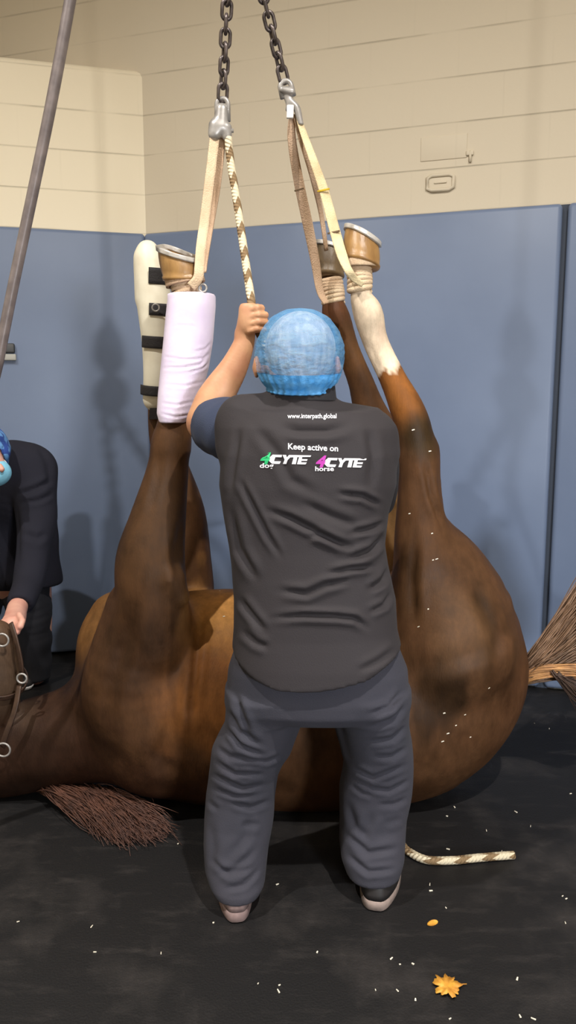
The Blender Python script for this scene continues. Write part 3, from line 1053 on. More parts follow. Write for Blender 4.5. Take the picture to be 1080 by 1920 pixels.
# ------------------------------------------------------------------ bandage and splint on the forelegs
B = Field(P(300, 800, YN) - np.array([.12, .16, .02]), P(350, 540, YN) + np.array([.14, .16, .05]), .005)
B.vloft([(553, 314, 404, YN, .085), (575, 313, 404, YN, .088), (640, 307, 399, YN, .088), (690, 302, 391, YN, .086), (740, 297, 378, YN, .084), (775, 295, 366, YN, .08), (792, 300, 352, YN, .075)], 0, 2.2)
for (x, y, r) in ((360, 550, 31), ):
    B.cone(P(350, 585, YN), P(348, 530, YN), M(34, 350, 585, YN), M(34, 348, 530, YN), .01, op='s')
bv, bf = B.mesh(3)
cr = [([(304, 668), (345, 675), (380, 672), (396, 660)], 2.2, .0022), ([(302, 690), (340, 690), (375, 684), (392, 664)], 2.4, .0026), ([(350, 700), (380, 690), (392, 680)], 2.2, .0022),
      ([(360, 660), (385, 655), (398, 640)], 2.2, .0016), ([(330, 610), (370, 612)], 2.5, .001), ([(300, 755), (330, 760), (368, 752)], 2.4, .0016), ([(298, 775), (330, 782), (362, 776)], 2.2, .002), ([(306, 720), (345, 724), (384, 715)], 2.4, .0014)]
bv = folds(bv, bf, cr)
tag(make('leg_bandage', bv, bf, MAT['lilac']), 'thick lilac bandage wrapped around the near raised foreleg', 'bandage')

S = Field(P(225, 800, YF) - np.array([.05, .16, 0]), P(350, 440, YF) + np.array([.05, .16, .03]), .006)
S.chain([(277, 472, 2.87, 21), (280, 490, 2.87, 27), (284, 520, 2.86, 30), (290, 570, 2.86, 33), (297, 640, 2.86, 31), (297, 700, 2.86, 28), (292, 748, 2.87, 24)], .02)
S.cone(P(266, 482, 2.87), P(268, 560, 2.86), M(13, 266, 482, 2.87), M(13, 268, 560, 2.86), .02)
S.cone(P(305, 640, 2.78), P(296, 742, 2.79), M(5, 305, 640, 2.8), M(5, 296, 742, 2.8), .02, op='s')
splint = empty('leg_splint', P(292, 775, 2.86), 'white rigid splint with black straps on the far raised foreleg', 'splint')
sv, sf = S.mesh(3)
make('shell', sv, sf, MAT['splint'], splint)
for i, (y, x, r, tl, hh) in enumerate(((518, 286, 33, -92, .055), (580, 292, 34, -100, .042), (641, 297, 33, -140, .042), (731, 293, 27, -170, .036))):
    c = P(x, y, 2.86)
    st_o = hoop(c, (.06, -.1, 1), M(r + 1, x, y, 2.86), M(r + 2, x, y, 2.86), (1, 0, 0), hh, .005, tl, 75).build('strap', MAT['strap'], splint)
    if i == 1:
        q = P(292, 577, 2.73)
        MB().tube([q + .012 * np.array([math.cos(t), 0, math.sin(t)]) for t in np.linspace(0, 6.283, 17)[:-1]], .003, 6, closed=True).build('buckle', MAT['steel'], st_o)
MB().loft([[P(x, y, Y) for x, y, Y in ((281, 765, 2.80), (303, 765, 2.80), (303, 765, 2.92), (281, 765, 2.92))],
           [P(x, y, Y) for x, y, Y in ((279, 786, 2.81), (299, 786, 2.81), (299, 786, 2.92), (279, 786, 2.92))]]).build('rubber_end', MAT['strap'], splint, smooth=False)

# ------------------------------------------------------------------ slings, shackles, chains
YS = 2.60


def coil(c, axis, r, n, pitch, tube_r, m, name, parent, ref=(1, 0, 0), sq=1.0):
    ax, u, w = frame_of(axis, ref)
    pts = []
    for k in range(n * 28 + 1):
        a = 2 * math.pi * k / 28
        q = k / 28
        rr = r * (1 + .04 * math.sin(3 * a * .37))
        pts.append(c + ax * (q - n / 2) * pitch + u * rr * math.cos(a) + w * rr * sq * math.sin(a) + ax * .004 * math.sin(a + q))
    return MB().tube(pts, tube_r, 8).build(name, m, parent)


def band(px_pts, width, m, name, parent, wd=(1, 0, 0), thick=.006):
    p_ = spline([P(x, y, Y) for x, y, Y in px_pts], 8)
    return MB().ribbon(p_, width, thick, wd).build(name, m, parent)


# left sling on the near foreleg
s1 = empty('lifting_sling', P(378, 500, YN), 'beige webbing sling from the left shackle to the bandaged foreleg', 'sling', 'lifting slings')
band([(404, 232, YS), (402, 262, YS), (394, 330, 2.585), (384, 410, 2.56), (377, 462, 2.52), (374, 500, 2.49), (371, 522, 2.485), (358, 538, 2.485)], .031, MAT['webbing'], 'webbing', s1, (1, .25, 0))
band([(420, 232, YS + .02), (416, 268, YS + .02), (407, 350, 2.62), (393, 430, 2.62), (383, 490, 2.60), (380, 512, 2.58)], .028, MAT['webbing3'], 'webbing', s1, (1, -.7, 0))
coil(P(349, 546, YN), P(345, 510, YN + .0) - P(349, 560, YN), M(23, 347, 541, YN), 4, .010, .0105, MAT['webbing'], 'pastern_wrap', s1)
hoop(P(347, 528, YN), P(342, 510, YN) - P(349, 545, YN), M(35, 347, 528, YN), M(34, 347, 528, YN), (1, 0, 0), .02, .008).build('pastern_loop', MAT['webbing3'], s1)
q = P(380, 540, 2.49)
MB().tube([q + .012 * np.array([math.cos(t), .3, math.sin(t)]) for t in np.linspace(0, 6.283, 17)[:-1]], .0035, 6, closed=True).build('ring', MAT['steel'], s1)

# right slings on the two hind legs
s2 = empty('lifting_sling', P(655, 505, YN), 'cream webbing sling from the right shackle to the white-socked hind leg', 'sling', 'lifting slings')
w2 = band([(556, 205, YS), (566, 240, YS), (588, 300, 2.59), (608, 360, 2.58), (626, 430, 2.55), (640, 480, 2.5), (652, 508, 2.475)], [.026] * 8 + [.036] * 41, MAT['webbing2'], 'webbing', s2, (1, .3, 0)) if False else None
def band_w(px_pts, widths, m, name, parent, wd):
    p_ = spline([P(x, y, Y) for x, y, Y in px_pts], 8)
    ws = list(np.interp(np.linspace(0, 1, len(p_)), np.linspace(0, 1, len(widths)), widths))
    return MB().ribbon(p_, ws, .006, wd).build(name, m, parent)


wb = band_w([(558, 212, YS), (567, 244, YS), (588, 302, 2.585), (608, 360, 2.575), (627, 430, 2.55), (641, 478, 2.50), (652, 505, 2.475), (664, 522, 2.49), (680, 534, 2.505)], [.018, .022, .028, .033, .037, .036, .028, .022, .016], MAT['webbing2'], 'webbing', s2, (1, .3, 0))
for x, y, m, Y in ((606, 357, 'stitch_y', 2.566), (625, 436, 'stitch', 2.54)):
    a_, b_ = P(x - 11, y + 2, Y), P(x + 12, y - 3, Y)
    MB().ribbon([a_, (a_ + b_) / 2, b_], .006, .003, (0, 0, 1)).build('stitching', MAT[m], wb)
ax_n = P(676, 500, YN) - P(676, 550, YN)
coil(P(674, 524, YN), ax_n, M(18.5, 674, 523, YN), 6, .0125, .0105, MAT['webbing'], 'pastern_wrap', s2)
hoop(P(676, 494, YN), ax_n + np.array([.01, -.03, 0]), M(33, 676, 494, YN), M(31, 676, 494, YN), (1, 0, 0), .024, .008).build('pastern_loop', MAT['webbing'], s2)
s3 = empty('lifting_sling', P(605, 540, YF), 'pinkish beige webbing sling from the right shackle to the dark hind hoof', 'sling', 'lifting slings')
wb = band_w([(548, 214, YS + .02), (547, 260, 2.64), (560, 340, 2.70), (577, 420, 2.77), (591, 490, 2.82), (600, 545, 2.84), (612, 570, 2.83)], [.02, .028, .034, .036, .033, .028, .022], MAT['webbing3'], 'webbing', s3, (1, .3, 0))
a_, b_ = P(552, 358, 2.69), P(570, 353, 2.69)
MB().ribbon([a_, (a_ + b_) / 2, b_], .005, .003, (0, 0, 1)).build('stitching', MAT['stitch'], wb)
band_w([(554, 216, YS + .015), (566, 262, 2.63), (586, 330, 2.70), (602, 400, 2.80), (612, 470, 2.84)], [.02, .024, .022, .018, .016], MAT['webbing3'], 'webbing', s3, (1, .8, 0))
coil(P(623, 546, YF), P(621, 520, YF) - P(625, 570, YF), M(18, 622, 546, YF), 7, .0125, .0098, MAT['webbing'], 'pastern_wrap', s3)
tg = MB().box(P(537, 221, YS - .015), P(550, 221, YS - .015) - P(537, 221, YS - .015), (0, .012, 0), P(538, 196, YS - .015) - P(537, 221, YS - .015), bev=.003)
tg.build('white_tag', MAT['tag'], s3)['label'] = 'white sewn tag at the top fold'


# chains: each link is a stadium of round bar
def link_pts(L, W, c, ax, side):
    pts = []
    hl = L / 2 - W / 2
    for k in range(12):
        a = -math.pi / 2 + math.pi * k / 11
        pts.append(c + ax * (hl + W / 2 * math.cos(a)) + side * (W / 2 * math.sin(a)))
    for k in range(12):
        a = math.pi / 2 + math.pi * k / 11
        pts.append(c + ax * (-hl + W / 2 * math.cos(a)) + side * (W / 2 * math.sin(a)))
    return pts


def chain(label, bottom, top, pitch=.0365):
    root = empty('hoist_chain', bottom, label, 'chain', 'hoist chains')
    ax, u, w = frame_of(top - bottom, (1, 0.35, 0))
    n = int(np.linalg.norm(top - bottom) / pitch) + 1
    for i in range(n):
        c = bottom + ax * (i + .5) * pitch
        side = u if i % 2 == 0 else w
        side = side * math.cos(.3 * math.sin(i)) + np.cross(ax, side) * math.sin(.3 * math.sin(i))
        MB().tube(link_pts(.050, .028, c, ax, side), .0058, 8, closed=True).build('link', MAT['chain'], root)
    return root


TOPJ = P(448, -130, 2.45)
chain('left steel hoist chain running up from the shackle that holds the rope', P(417, 186, YS), TOPJ + np.array([-.024, 0, 0]))
chain('right steel hoist chain running up from the hook over the hind legs', P(533, 152, YS), TOPJ + np.array([.024, 0, 0]))

# hook block above the frame: sheave housing, ball weight and its wire to the ceiling
hb = empty('hoist_hook', TOPJ, 'grey hook block above the horse that both chains hang from', 'hook')
F_ = Field(TOPJ + np.array([-.12, -.12, -.06]), TOPJ + np.array([.12, .12, .36]), .005)
F_.ell(TOPJ + UZ * .065, (.055, .055, .055), .0)
F_.cone(TOPJ + UZ * .11, TOPJ + UZ * .15, .016, .016, .01)
F_.cone(TOPJ + UZ * .185, TOPJ + UZ * .22, .052, .046, .02, (1, .6, 1))
F_.cone(TOPJ + UZ * .24, TOPJ + UZ * .30, .03, .012, .02)
v_, f_ = F_.mesh(2)
make('block', v_, f_, MAT['chain'], hb)
MB().tube([TOPJ + UZ * .29, np.array([TOPJ[0], TOPJ[1], CEIL_Z - .002])], .006, 8).build('cable', MAT['chain'], hb)
MB().tube([TOPJ + np.array([.034 * math.cos(t), 0, .034 * math.sin(t) - .01]) for t in np.linspace(0, 6.283, 25)[:-1]], .008, 8, closed=True).build('ring', MAT['chain'], hb)

# left shackle block
sh = empty('shackle', P(412, 260, YS), 'grey steel shackle with a round body at the foot of the left chain', 'shackle', 'chain shackles')
c = P(415, 186, YS)
def bow(c, r, leg, tr, ax=(0, 0, -1), side=(1, 0, 0)):
    ax, side = np.asarray(ax, float), np.asarray(side, float)
    pts = [c + ax * leg + side * r]
    for k in range(13):
        a = math.pi * k / 12
        pts.append(c + side * r * math.cos(a) - ax * r * math.sin(a))
    pts.append(c + ax * leg - side * r)
    return MB().tube(pts, tr, 10)
bow(P(417, 196, YS), .018, .050, .0075).build('bow', MAT['steel'], sh)
F_ = Field(P(380, 275, YS) - np.array([.02, .06, 0]), P(450, 190, YS) + np.array([.02, .06, .02]), .003)
F_.chain([(416, 206, YS, 12), (414, 238, YS, 15)], .008, (1, .7, 1))
F_.chain([(404, 236, YS, 13), (403, 250, YS, 13)], .008, (1, .8, 1))
F_.chain([(426, 240, YS, 9), (426, 256, YS, 9)], .006, (1, .8, 1))
v_, f_ = F_.mesh(2)
make('body', v_, f_, MAT['steel'], sh)
MB().tube([P(391, 245, YS), P(438, 245, YS)], .0065, 10).build('pin', MAT['steel'], sh)

hk = empty('shackle', P(545, 205, YS), 'bright steel hook shackle at the foot of the right chain', 'shackle', 'chain shackles')
bow(P(536, 163, YS), .017, .030, .0085, (.25, 0, -1), (1, 0, .25)).build('bow', MAT['steel'], hk)
F_ = Field(P(510, 235, YS) - np.array([.02, .05, 0]), P(590, 150, YS) + np.array([.02, .05, .02]), .003)
F_.chain([(537, 172, YS, 10), (543, 190, YS, 8)], .006, (1, .8, 1))
F_.chain([(529, 168, YS - .01, 6), (547, 172, YS - .01, 7)], .004)
F_.chain([(543, 190, YS, 7), (556, 203, YS, 7), (562, 225, YS, 6), (566, 240, YS, 5)], .005)
F_.chain([(543, 190, YS, 6), (540, 205, YS, 5)], .004)
v_, f_ = F_.mesh(2)
make('hook', v_, f_, MAT['steel'], hk)

# ------------------------------------------------------------------ lead rope: shackle, hand, down in front of the man, end on the floor
YHAND = 2.36
zf = .014
rp_pts = [P(428, 258, YS), P(432, 300, YS - .01), P(446, 390, 2.53), P(459, 480, 2.45), P(470, 556, YHAND), P(476, 600, YHAND), P(492, 640, YHAND + .02),
          P(505, 700, 2.40), np.array([-.03, 2.38, 1.15]), np.array([.06, 2.345, .9]), np.array([.16, 2.33, .5]), np.array([.24, 2.30, .16]), np.array([.30, 2.24, zf]),
          P(742, 1575, Z=zf), P(765, 1596, Z=zf), P(800, 1612, Z=zf), P(850, 1613, Z=zf), P(900, 1608, Z=zf), P(964, 1603, Z=zf)]
rope = MB().tube(spline(rp_pts, 10), .0125, 12)
tag(rope.build('lead_rope', MAT['rope'], uv=True), 'beige and brown checked rope from left shackle through the raised hand to the floor', 'rope')

# ------------------------------------------------------------------ hose at the upper left
hs = [P(x, y, 2.25) for x, y in ((150, -120), (140, -50), (130, 10), (112, 110), (90, 225), (66, 340), (45, 440), (24, 540), (8, 620), (-6, 690), (-30, 790), (-70, 960), (-105, 1130), (-135, 1290))] + [np.array([-1.15, 2.22, .10]), np.array([-1.28, 2.15, .018]), np.array([-1.6, 2.0, .018])]
tag(MB().tube(spline(hs, 8), .0155, 14).build('hose', MAT['hose']), 'grey flexible hose hanging across the upper left corner', 'hose')

# ------------------------------------------------------------------ the man in the vest
man = empty('person', P(580, 1700, Z=0), 'person from behind in charcoal vest and blue bouffant cap, pulling the rope', 'person')
YM = 2.10
K = Field((-.36, 1.85, 0), (.36, 2.62, 1.72), .0045)
# trunk, neck, head
K.vloft([(806, 470, 690, YM, .10), (850, 440, 720, YM, .13), (960, 445, 705, YM, .13), (1100, 455, 715, YM, .135), (1260, 460, 735, YM, .13)], 0)
K.chain([(575, 815, YM, 50), (566, 740, 2.085, 52), (560, 705, 2.09, 54)], .03)
K.ell(P(563, 660, 2.095), (.083, .10, .102), .02)                    # skull
K.ell(P(556, 706, 2.15), (.068, .06, .062), .03)                      # jaw
K.cone(P(566, 680, 2.195), P(566, 692, 2.215), .010, .014, .012)      # nose
K.cone(P(555, 709, 2.20), P(577, 709, 2.20), .008, .008, .008)        # mouth
K.cone(P(550, 668, 2.178), P(582, 668, 2.178), .012, .012, .012)      # brow
for x0, x1 in ((506, 481), (618, 632)):                                # ears
    K.cone(P(x0, 694, 2.12), P(x1, 690, 2.10), .012, .010, .006)
    K.ell(P(x1, 688, 2.10), (.009, .020, .030), .008)
# raised arm
K.chain([(478, 818, 2.14, 40), (420, 806, 2.25, 40), (388, 793, 2.335, 35)], .03)
K.chain([(385, 792, 2.34, 33), (396, 760, 2.345, 34), (412, 732, 2.348, 32), (438, 690, 2.352, 26), (456, 648, 2.355, 20), (460, 628, 2.36, 18)], .02, (1, .9, 1))
# raised hand: palm, four fingers round the rope, thumb
K.chain([(458, 625, 2.352, 17), (464, 600, 2.338, 18), (469, 580, 2.332, 15)], .012, (1, .75, 1))
K.cone(P(462, 580, 2.335), P(468, 612, 2.335), M(14, 462, 580, 2.335), M(14, 468, 612, 2.335), .01, (1, .8, 1))
for i, (y, x0, x1, r) in enumerate(((577, 474, 490, .0100), (590, 476, 497, .0104), (604, 476, 498, .0102), (617, 474, 494, .0090))):
    ch = [P(x0 - 6, y + 4, 2.325), P(x0 + 8, y, 2.318), P(x1, y + 1, 2.335), P(x1 - 3, y + 3, 2.372), P(x0 + 4, y + 5, 2.392), P(x0 - 5, y + 6, 2.382)]
    rr = [r * 1.12, r * 1.12, r * 1.06, r, r * .9, r * .75]
    for (p0, q0), (p1, q1) in zip(zip(ch[:-1], rr[:-1]), zip(ch[1:], rr[1:])):
        K.cone(p0, p1, q0, q1, .0022)
th = [P(460, 612, 2.37), P(466, 592, 2.385), P(474, 574, 2.375), P(482, 566, 2.345)]
for i in range(3):
    K.cone(th[i], th[i + 1], (.014, .012, .0105)[i], (.012, .0105, .008)[i], .005)
# other arm, working in front of the chest
K.chain([(694, 828, YM, 44), (702, 900, 2.22, 34), (696, 935, 2.30, 30)], .03)
K.chain([(696, 935, 2.30, 30), (650, 905, 2.37, 26), (590, 880, 2.40, 20)], .02)
K.chain([(590, 880, 2.40, 19), (560, 868, 2.40, 19), (545, 862, 2.39, 16)], .012)
for i in range(4):
    y = 853 + 12 * i
    ch = [P(548, y, 2.375), P(534, y, 2.365), P(524, y + 2, 2.385), P(532, y + 4, 2.405)]
    for p0, p1 in zip(ch[:-1], ch[1:]): K.cone(p0, p1, .0098, .0092, .0022)
th = [P(575, 852, 2.385), P(556, 842, 2.375), P(540, 842, 2.37)]
for i in range(2): K.cone(th[i], th[i + 1], .012, .010, .005)
# legs
K.chain([(520, 1270, YM, 66), (480, 1400, 2.13, 52), (452, 1500, 2.14, 42), (444, 1600, 2.10, 38), (446, 1680, 2.06, 24)], .03)
K.chain([(675, 1270, YM, 66), (702, 1400, 2.15, 52), (704, 1490, 2.17, 42), (702, 1580, 2.15, 37), (706, 1640, 2.11, 24)], .03)
K.cone(P(446, 1680, 2.06), np.array([P(447, 1712, 2.035)[0] - .02, 2.17, .05]), .030, .022, .02)
K.cone(P(706, 1640, 2.11), np.array([P(706, 1688, 2.08)[0] + .04, 2.22, .05]), .030, .022, .02)
kv, kf = K.mesh(1)
make('body', kv, kf, MAT['skin'], man)
# hair
Hh = Field(P(563, 655, 2.095) - .16, P(563, 655, 2.095) + .16, .005)
Hh.ell(P(563, 656, 2.092), (.094, .106, .100), 0)
Hh.ell(P(566, 690, 2.20), (.075, .085, .12), .01, op='s')
X, Y_, Z = Hh.grid()
Hh.cone(P(563, 690, 2.06), P(566, 722, 2.045), .062, .050, .03)
Hh.d = np.maximum(Hh.d, P(563, 732, 2.05)[2] - Z)
v_, f_ = Hh.mesh(2)
make('hair', v_, f_, MAT['hair'], man)
# bouffant cap: a puffed thin shell with gathered elastic
cc = P(562, 655, 2.095)
cv, cf = [], []
rings = []
for i in range(29):
    t = i / 28
    row = []
    pr = np.interp(t, [0, .08, .2, .34, .48, .62, .75, .87, 1.0], [.006, .042, .078, .102, .1155, .118, .114, .103, .086])
    pz = np.interp(t, [0, .08, .2, .34, .48, .62, .75, .87, 1.0], [.106, .101, .082, .050, .016, -.018, -.050, -.080, -.100])
    for k in range(144):
        a = 2 * math.pi * k / 144
        pl = 1 + .020 * t ** 3 * math.sin(k * 1.3 + 1.3 * math.sin(i * .45)) + .009 * t * math.sin(k * .55 + i * .35) + .014 * t * math.sin(k * .2182 + i * .17 + 1) + .012 * t * math.sin(k * .0873 + 2.2)
        pl += .011 * min(1, 3 * t) * (math.sin(pz * 330 + 2.2 * math.sin(a * 5) + 1.4 * math.sin(a * 11 + pz * 40)) * .6 + .4 * math.sin(pz * 560 + 3 * math.sin(a * 7 + 1)))
        x = pr * math.cos(a) * pl
        y = pr * 1.1 * math.sin(a) * pl
        row.append(cc + np.array([x, y, pz + .14 * y * t]))
    rings.append(row)
cb = MB().loft(rings, caps=False)
cb.f.append(tuple(range(143, -1, -1)))
cap = cb.build('bouffant_cap', MAT['cap'], man)
cen = cc * np.array([1, 1, 0])
def out(p, q): return p + (p - cc) * np.array([q, q, 0])
br = [[out(p, .012) for p in rings[k]] for k in (22, 23, 24, 25, 26, 27, 28)]
br += [[out(p, .03) - UZ * .006 for p in rings[28]], [out(p, -.01) - UZ * .010 for p in rings[28]], [out(p, -.05) for p in rings[28]]]
MB().loft(br, caps=False).build('elastic_band', MAT['capband'], cap)

# vest
V = Field((-.34, 1.84, .62), (.34, 2.36, 1.52), .006)
V.vloft([(770, 452, 700, 2.095, .10), (800, 428, 728, 2.10, .135), (850, 416, 742, YM, .15), (907, 411, 742, YM, .156), (960, 418, 727, YM, .155), (1017, 429, 720, YM, .155), (1055, 434, 726, YM, .158),
         (1118, 438, 740, YM, .165), (1172, 437, 743, YM, .17), (1223, 433, 754, YM, .182), (1300, 426, 764, YM, .192)], 0, 2.5)
V.chain([(585, 783, 2.095, 44), (470, 778, 2.095, 38), (448, 790, 2.10, 43), (446, 830, 2.10, 40)], .03)
V.chain([(570, 785, 2.095, 44), (690, 806, 2.095, 42), (702, 840, 2.10, 42)], .03)
V.chain([(568, 785, 2.09, 62), (566, 752, 2.085, 60)], .03, (1, .9, 1))
X, Y_, Z = V.grid()
xh = 1.94
pxs = 540 + (X / 2.0) * FPX
hem = np.interp(pxs.ravel(), [425, 437, 477, 516, 560, 598, 645, 691, 735, 765], [1238, 1252, 1278, 1293, 1296, 1294, 1286, 1275, 1250, 1236])
hz = np.array([P(560, y, xh)[2] for y in hem])[:, None, None]
V.shell(.014)
V.d = np.maximum(V.d, hz - Z)
V.cone(P(567, 742, 2.085), P(566, 660, 2.085), M(50, 567, 742, 2.09), M(60, 566, 700, 2.09), 0, op='s')
vv, vf = V.mesh(2)
vv = ripple(vv, vf, .0022, 22, 3)
vv = folds(vv, vf, [
    ([(447, 895), (475, 950), (500, 1000), (527, 1046)], 5, .008),
    ([(495, 955), (545, 972), (590, 995), (640, 1020), (668, 1026)], 6, .010),
    ([(575, 1008), (600, 1003), (645, 1022)], 5, .006),
    ([(560, 940), (620, 968), (680, 990)], 8, .006),
    ([(630, 925), (680, 930), (715, 948)], 5, .009),
    ([(655, 1000), (690, 992), (722, 980)], 5, .010),
    ([(650, 1050), (695, 1032), (722, 1003)], 6, .012),
    ([(612, 1077), (660, 1066), (706, 1062)], 5, .010),
    ([(520, 1108), (575, 1113), (610, 1097), (660, 1086)], 6, .009),
    ([(505, 1160), (570, 1154), (630, 1156), (665, 1160), (690, 1178)], 5, .010),
    ([(432, 950), (450, 1030), (482, 1090)], 7, .010),
    ([(448, 1120), (470, 1150), (498, 1185)], 6, .008),
    ([(452, 1180), (480, 1205), (505, 1215)], 6, .006),
    ([(690, 1108), (718, 1088), (735, 1055)], 6, .010),
    ([(690, 1150), (720, 1135), (738, 1105)], 5, .007),
    ([(670, 1260), (710, 1240), (745, 1215)], 6, .005),
    ([(520, 800), (560, 808), (610, 808), (665, 798)], 8, .008),
    ([(470, 790), (520, 850), (545, 900), (600, 930)], 9, .005),
    ([(690, 800), (700, 850), (695, 920)], 9, .006),
    ([(450, 800), (440, 860), (430, 930)], 6, .006),
])
vest = make('vest', vv, vf, MAT['vest'], man)
# stand collar
cl = []
for (dz, s) in ((-.010, 1.04), (.020, 1.0), (.032, .985), (.036, .96), (.030, .935), (-.010, .95)):
    row = []
    for k in range(48):
        a = 2 * math.pi * k / 48
        lift = .006 * math.cos(a + math.pi / 2)
        row.append(P(568, 745, 2.085) + np.array([M(61, 568, 745, 2.085) * s * math.cos(a), .074 * s * math.sin(a), dz - lift + .010 * math.sin(a) * -1]))
    cl.append(row)
MB().loft(cl, caps=False).build('collar', MAT['black'], vest)

# printing on the back of the vest, pressed onto the cloth
vbvh = BVHTree.FromPolygons([Vector(p) for p in vv], [tuple(int(i) for i in q) for q in vf])


def onto_vest(px, py, off=.0022):
    ray = P(px, py, 1.0) - CAM
    ray /= np.linalg.norm(ray)
    hit, nrm, _, _ = vbvh.ray_cast(Vector(CAM), Vector(ray))
    return np.array(hit) - ray * off


def print_mesh(name, polys_v, polys_f, m, slope=.045, x_ref=585):
    v = []
    for x, y in polys_v:
        v.append(onto_vest(x, y + (x - x_ref) * slope))
    return make(name, v, polys_f, m, vest, smooth=False)


def text_px(name, s, x0, x1, y_base, h_px, m, bold=.0, shear=0.0, slope=.03, xr=None):
    cu = bpy.data.curves.new('t', 'FONT')
    cu.body = s
    cu.offset = bold
    cu.shear = shear
    cu.resolution_u = 3
    to = bpy.data.objects.new('t', cu)
    COL.objects.link(to)
    bpy.context.view_layer.update()
    me = bpy.data.meshes.new_from_object(to.evaluated_get(bpy.context.evaluated_depsgraph_get()))
    v = np.array([q.co[:2] for q in me.vertices]); f = [tuple(p.vertices) for p in me.polygons]
    bpy.data.objects.remove(to); bpy.data.curves.remove(cu); bpy.data.meshes.remove(me)
    sx = (x1 - x0) / (v[:, 0].max() - v[:, 0].min())
    X_ = x0 + (v[:, 0] - v[:, 0].min()) * sx
    Y_ = y_base - v[:, 1] * (h_px / .69)
    return print_mesh(name, np.stack([X_, Y_], 1), f, m, slope, x0 if xr is None else xr)


text_px('printed_address', 'www.interpath.global', 539, 631, 784, 8.5, MAT['print_w'], .012, 0, .0)
text_px('printed_slogan', 'Keep active on', 540, 634, 842, 11, MAT['print_w'], .02, 0, .045)


def logo(x0, y0, m4, word):
    text_px('printed_numeral', '4', x0, x0 + 20, y0 + 19, 19.5, m4, .05, .28, .0)
    # C Y T E joined by one long top stroke
    def q(pts): return [(x0 + 18 + a * 76, y0 + 2 + b * 17) for a, b in pts]
    shapes = [
        [(.07, 0), (.30, 0), (.29, .26), (.12, .26)], [(.0, .28), (.07, 0), (.16, .0), (.115, .5), (.10, .74), (.05, 1.0), (-.02, .70)],
        [(.05, 1.0), (.10, .72), (.27, .72), (.24, 1.0)],
        [(.31, 0), (.40, 0), (.425, .34), (.365, .55)], [(.47, 0), (.56, 0), (.44, .55), (.38, .50)], [(.365, .50), (.445, .50), (.405, 1.0), (.32, 1.0)],
        [(.53, 0), (1.02, 0), (1.0, .16), (.50, .26)], [(.59, .2), (.68, .2), (.64, 1.0), (.54, 1.0)],
        [(.72, .2), (.80, .2), (.76, 1.0), (.67, 1.0)], [(.76, .42), (.93, .42), (.915, .62), (.75, .62)], [(.71, .78), (.91, .78), (.88, 1.0), (.69, 1.0)],
    ]
    vs, fs = [], []
    for s in shapes:
        fs.append(tuple(range(len(vs), len(vs) + len(s)))); vs += q(s)
    print_mesh('printed_logo', vs, fs, MAT['print_w'], .02, x0)
    text_px('printed_word', word, x0 - 1, x0 + (25 if word == 'dog' else 34), y0 + 27, 8.5, MAT['print_w'], .02, 0, .0)


logo(488, 850, MAT['print_g'], 'dog')
logo(592, 856, MAT['print_m'], 'horse')

# shirt sleeves under the vest
def sleeve(name, pts, m, cut_a, cut_n, t=.012, hole=None):
    w_ = [P(x, y, Y) for x, y, Y, r in pts]
    lo = np.min(w_, 0) - .12; hi = np.max(w_, 0) + .12
    F = Field(lo, hi, .005)
    F.chain(pts, .02)
    F.shell(t)
    X, Y_, Z = F.grid()
    n_ = np.asarray(cut_n, float) / np.linalg.norm(cut_n)
    F.d = np.maximum(F.d, (X - cut_a[0]) * n_[0] + (Y_ - cut_a[1]) * n_[1] + (Z - cut_a[2]) * n_[2])
    v_, f_ = F.mesh(2)
    v_ = ripple(v_, f_, .0025, 45, 5)
    return make(name, v_, f_, m, man)


sleeve('shirt_sleeve', [(474, 812, 2.16, 58), (442, 808, 2.19, 60), (420, 803, 2.24, 57), (404, 799, 2.30, 51), (394, 795, 2.35, 46)], MAT['navy'],
       P(398, 797, 2.305), P(394, 790, 2.345) - P(428, 808, 2.20) + np.array([-.03, 0, .035]))
sleeve('shirt_sleeve', [(690, 830, 2.10, 52), (702, 878, 2.17, 47), (706, 915, 2.26, 42), (702, 940, 2.33, 38)], MAT['black'],
       P(702, 940, 2.33), P(702, 940, 2.33) - P(706, 915, 2.26))

# trousers
T = Field((-.36, 1.84, .02), (.36, 2.40, 1.0), .006)
T.vloft([(1185, 446, 740, YM, .142), (1215, 440, 750, YM, .147), (1250, 430, 762, YM, .152), (1290, 427, 763, YM, .155), (1312, 426, 764, YM, .15), (1328, 440, 752, YM + .005, .13)], .0, 2.4)
T.vloft([(1290, 428, 580, YM, .14), (1353, 422, 556, 2.11, .125), (1402, 399, 542, 2.12, .118), (1445, 391, 523, 2.125, .11), (1487, 386, 516, 2.125, .105), (1530, 384, 512, 2.115, .10), (1579, 383, 504, 2.095, .10), (1625, 385, 500, 2.07, .098), (1650, 392, 497, 2.05, .092), (1667, 402, 488, 2.042, .084)], .02, 2.2)
T.vloft([(1290, 606, 764, YM, .14), (1353, 634, 768, 2.12, .125), (1402, 645, 775, 2.13, .115), (1440, 643, 775, 2.14, .11), (1475, 637, 773, 2.145, .105), (1530, 636, 763, 2.145, .10), (1575, 636, 760, 2.13, .10), (1605, 640, 757, 2.112, .097), (1632, 650, 749, 2.10, .090)], .02, 2.2)
T.chain([(548, 1346, 2.10, 18), (528, 1402, 2.11, 16)], .035)
T.chain([(641, 1348, 2.11, 18), (656, 1402, 2.12, 14)], .035)
T.shell(.016)
T.d = np.maximum(T.d, T.ax[2][None, None, :] - P(590, 1192, YM)[2])
tv, tf = T.mesh(2)
tv = ripple(tv, tf, .0022, 26, 8)
r8 = np.random.default_rng(12)
cz = []
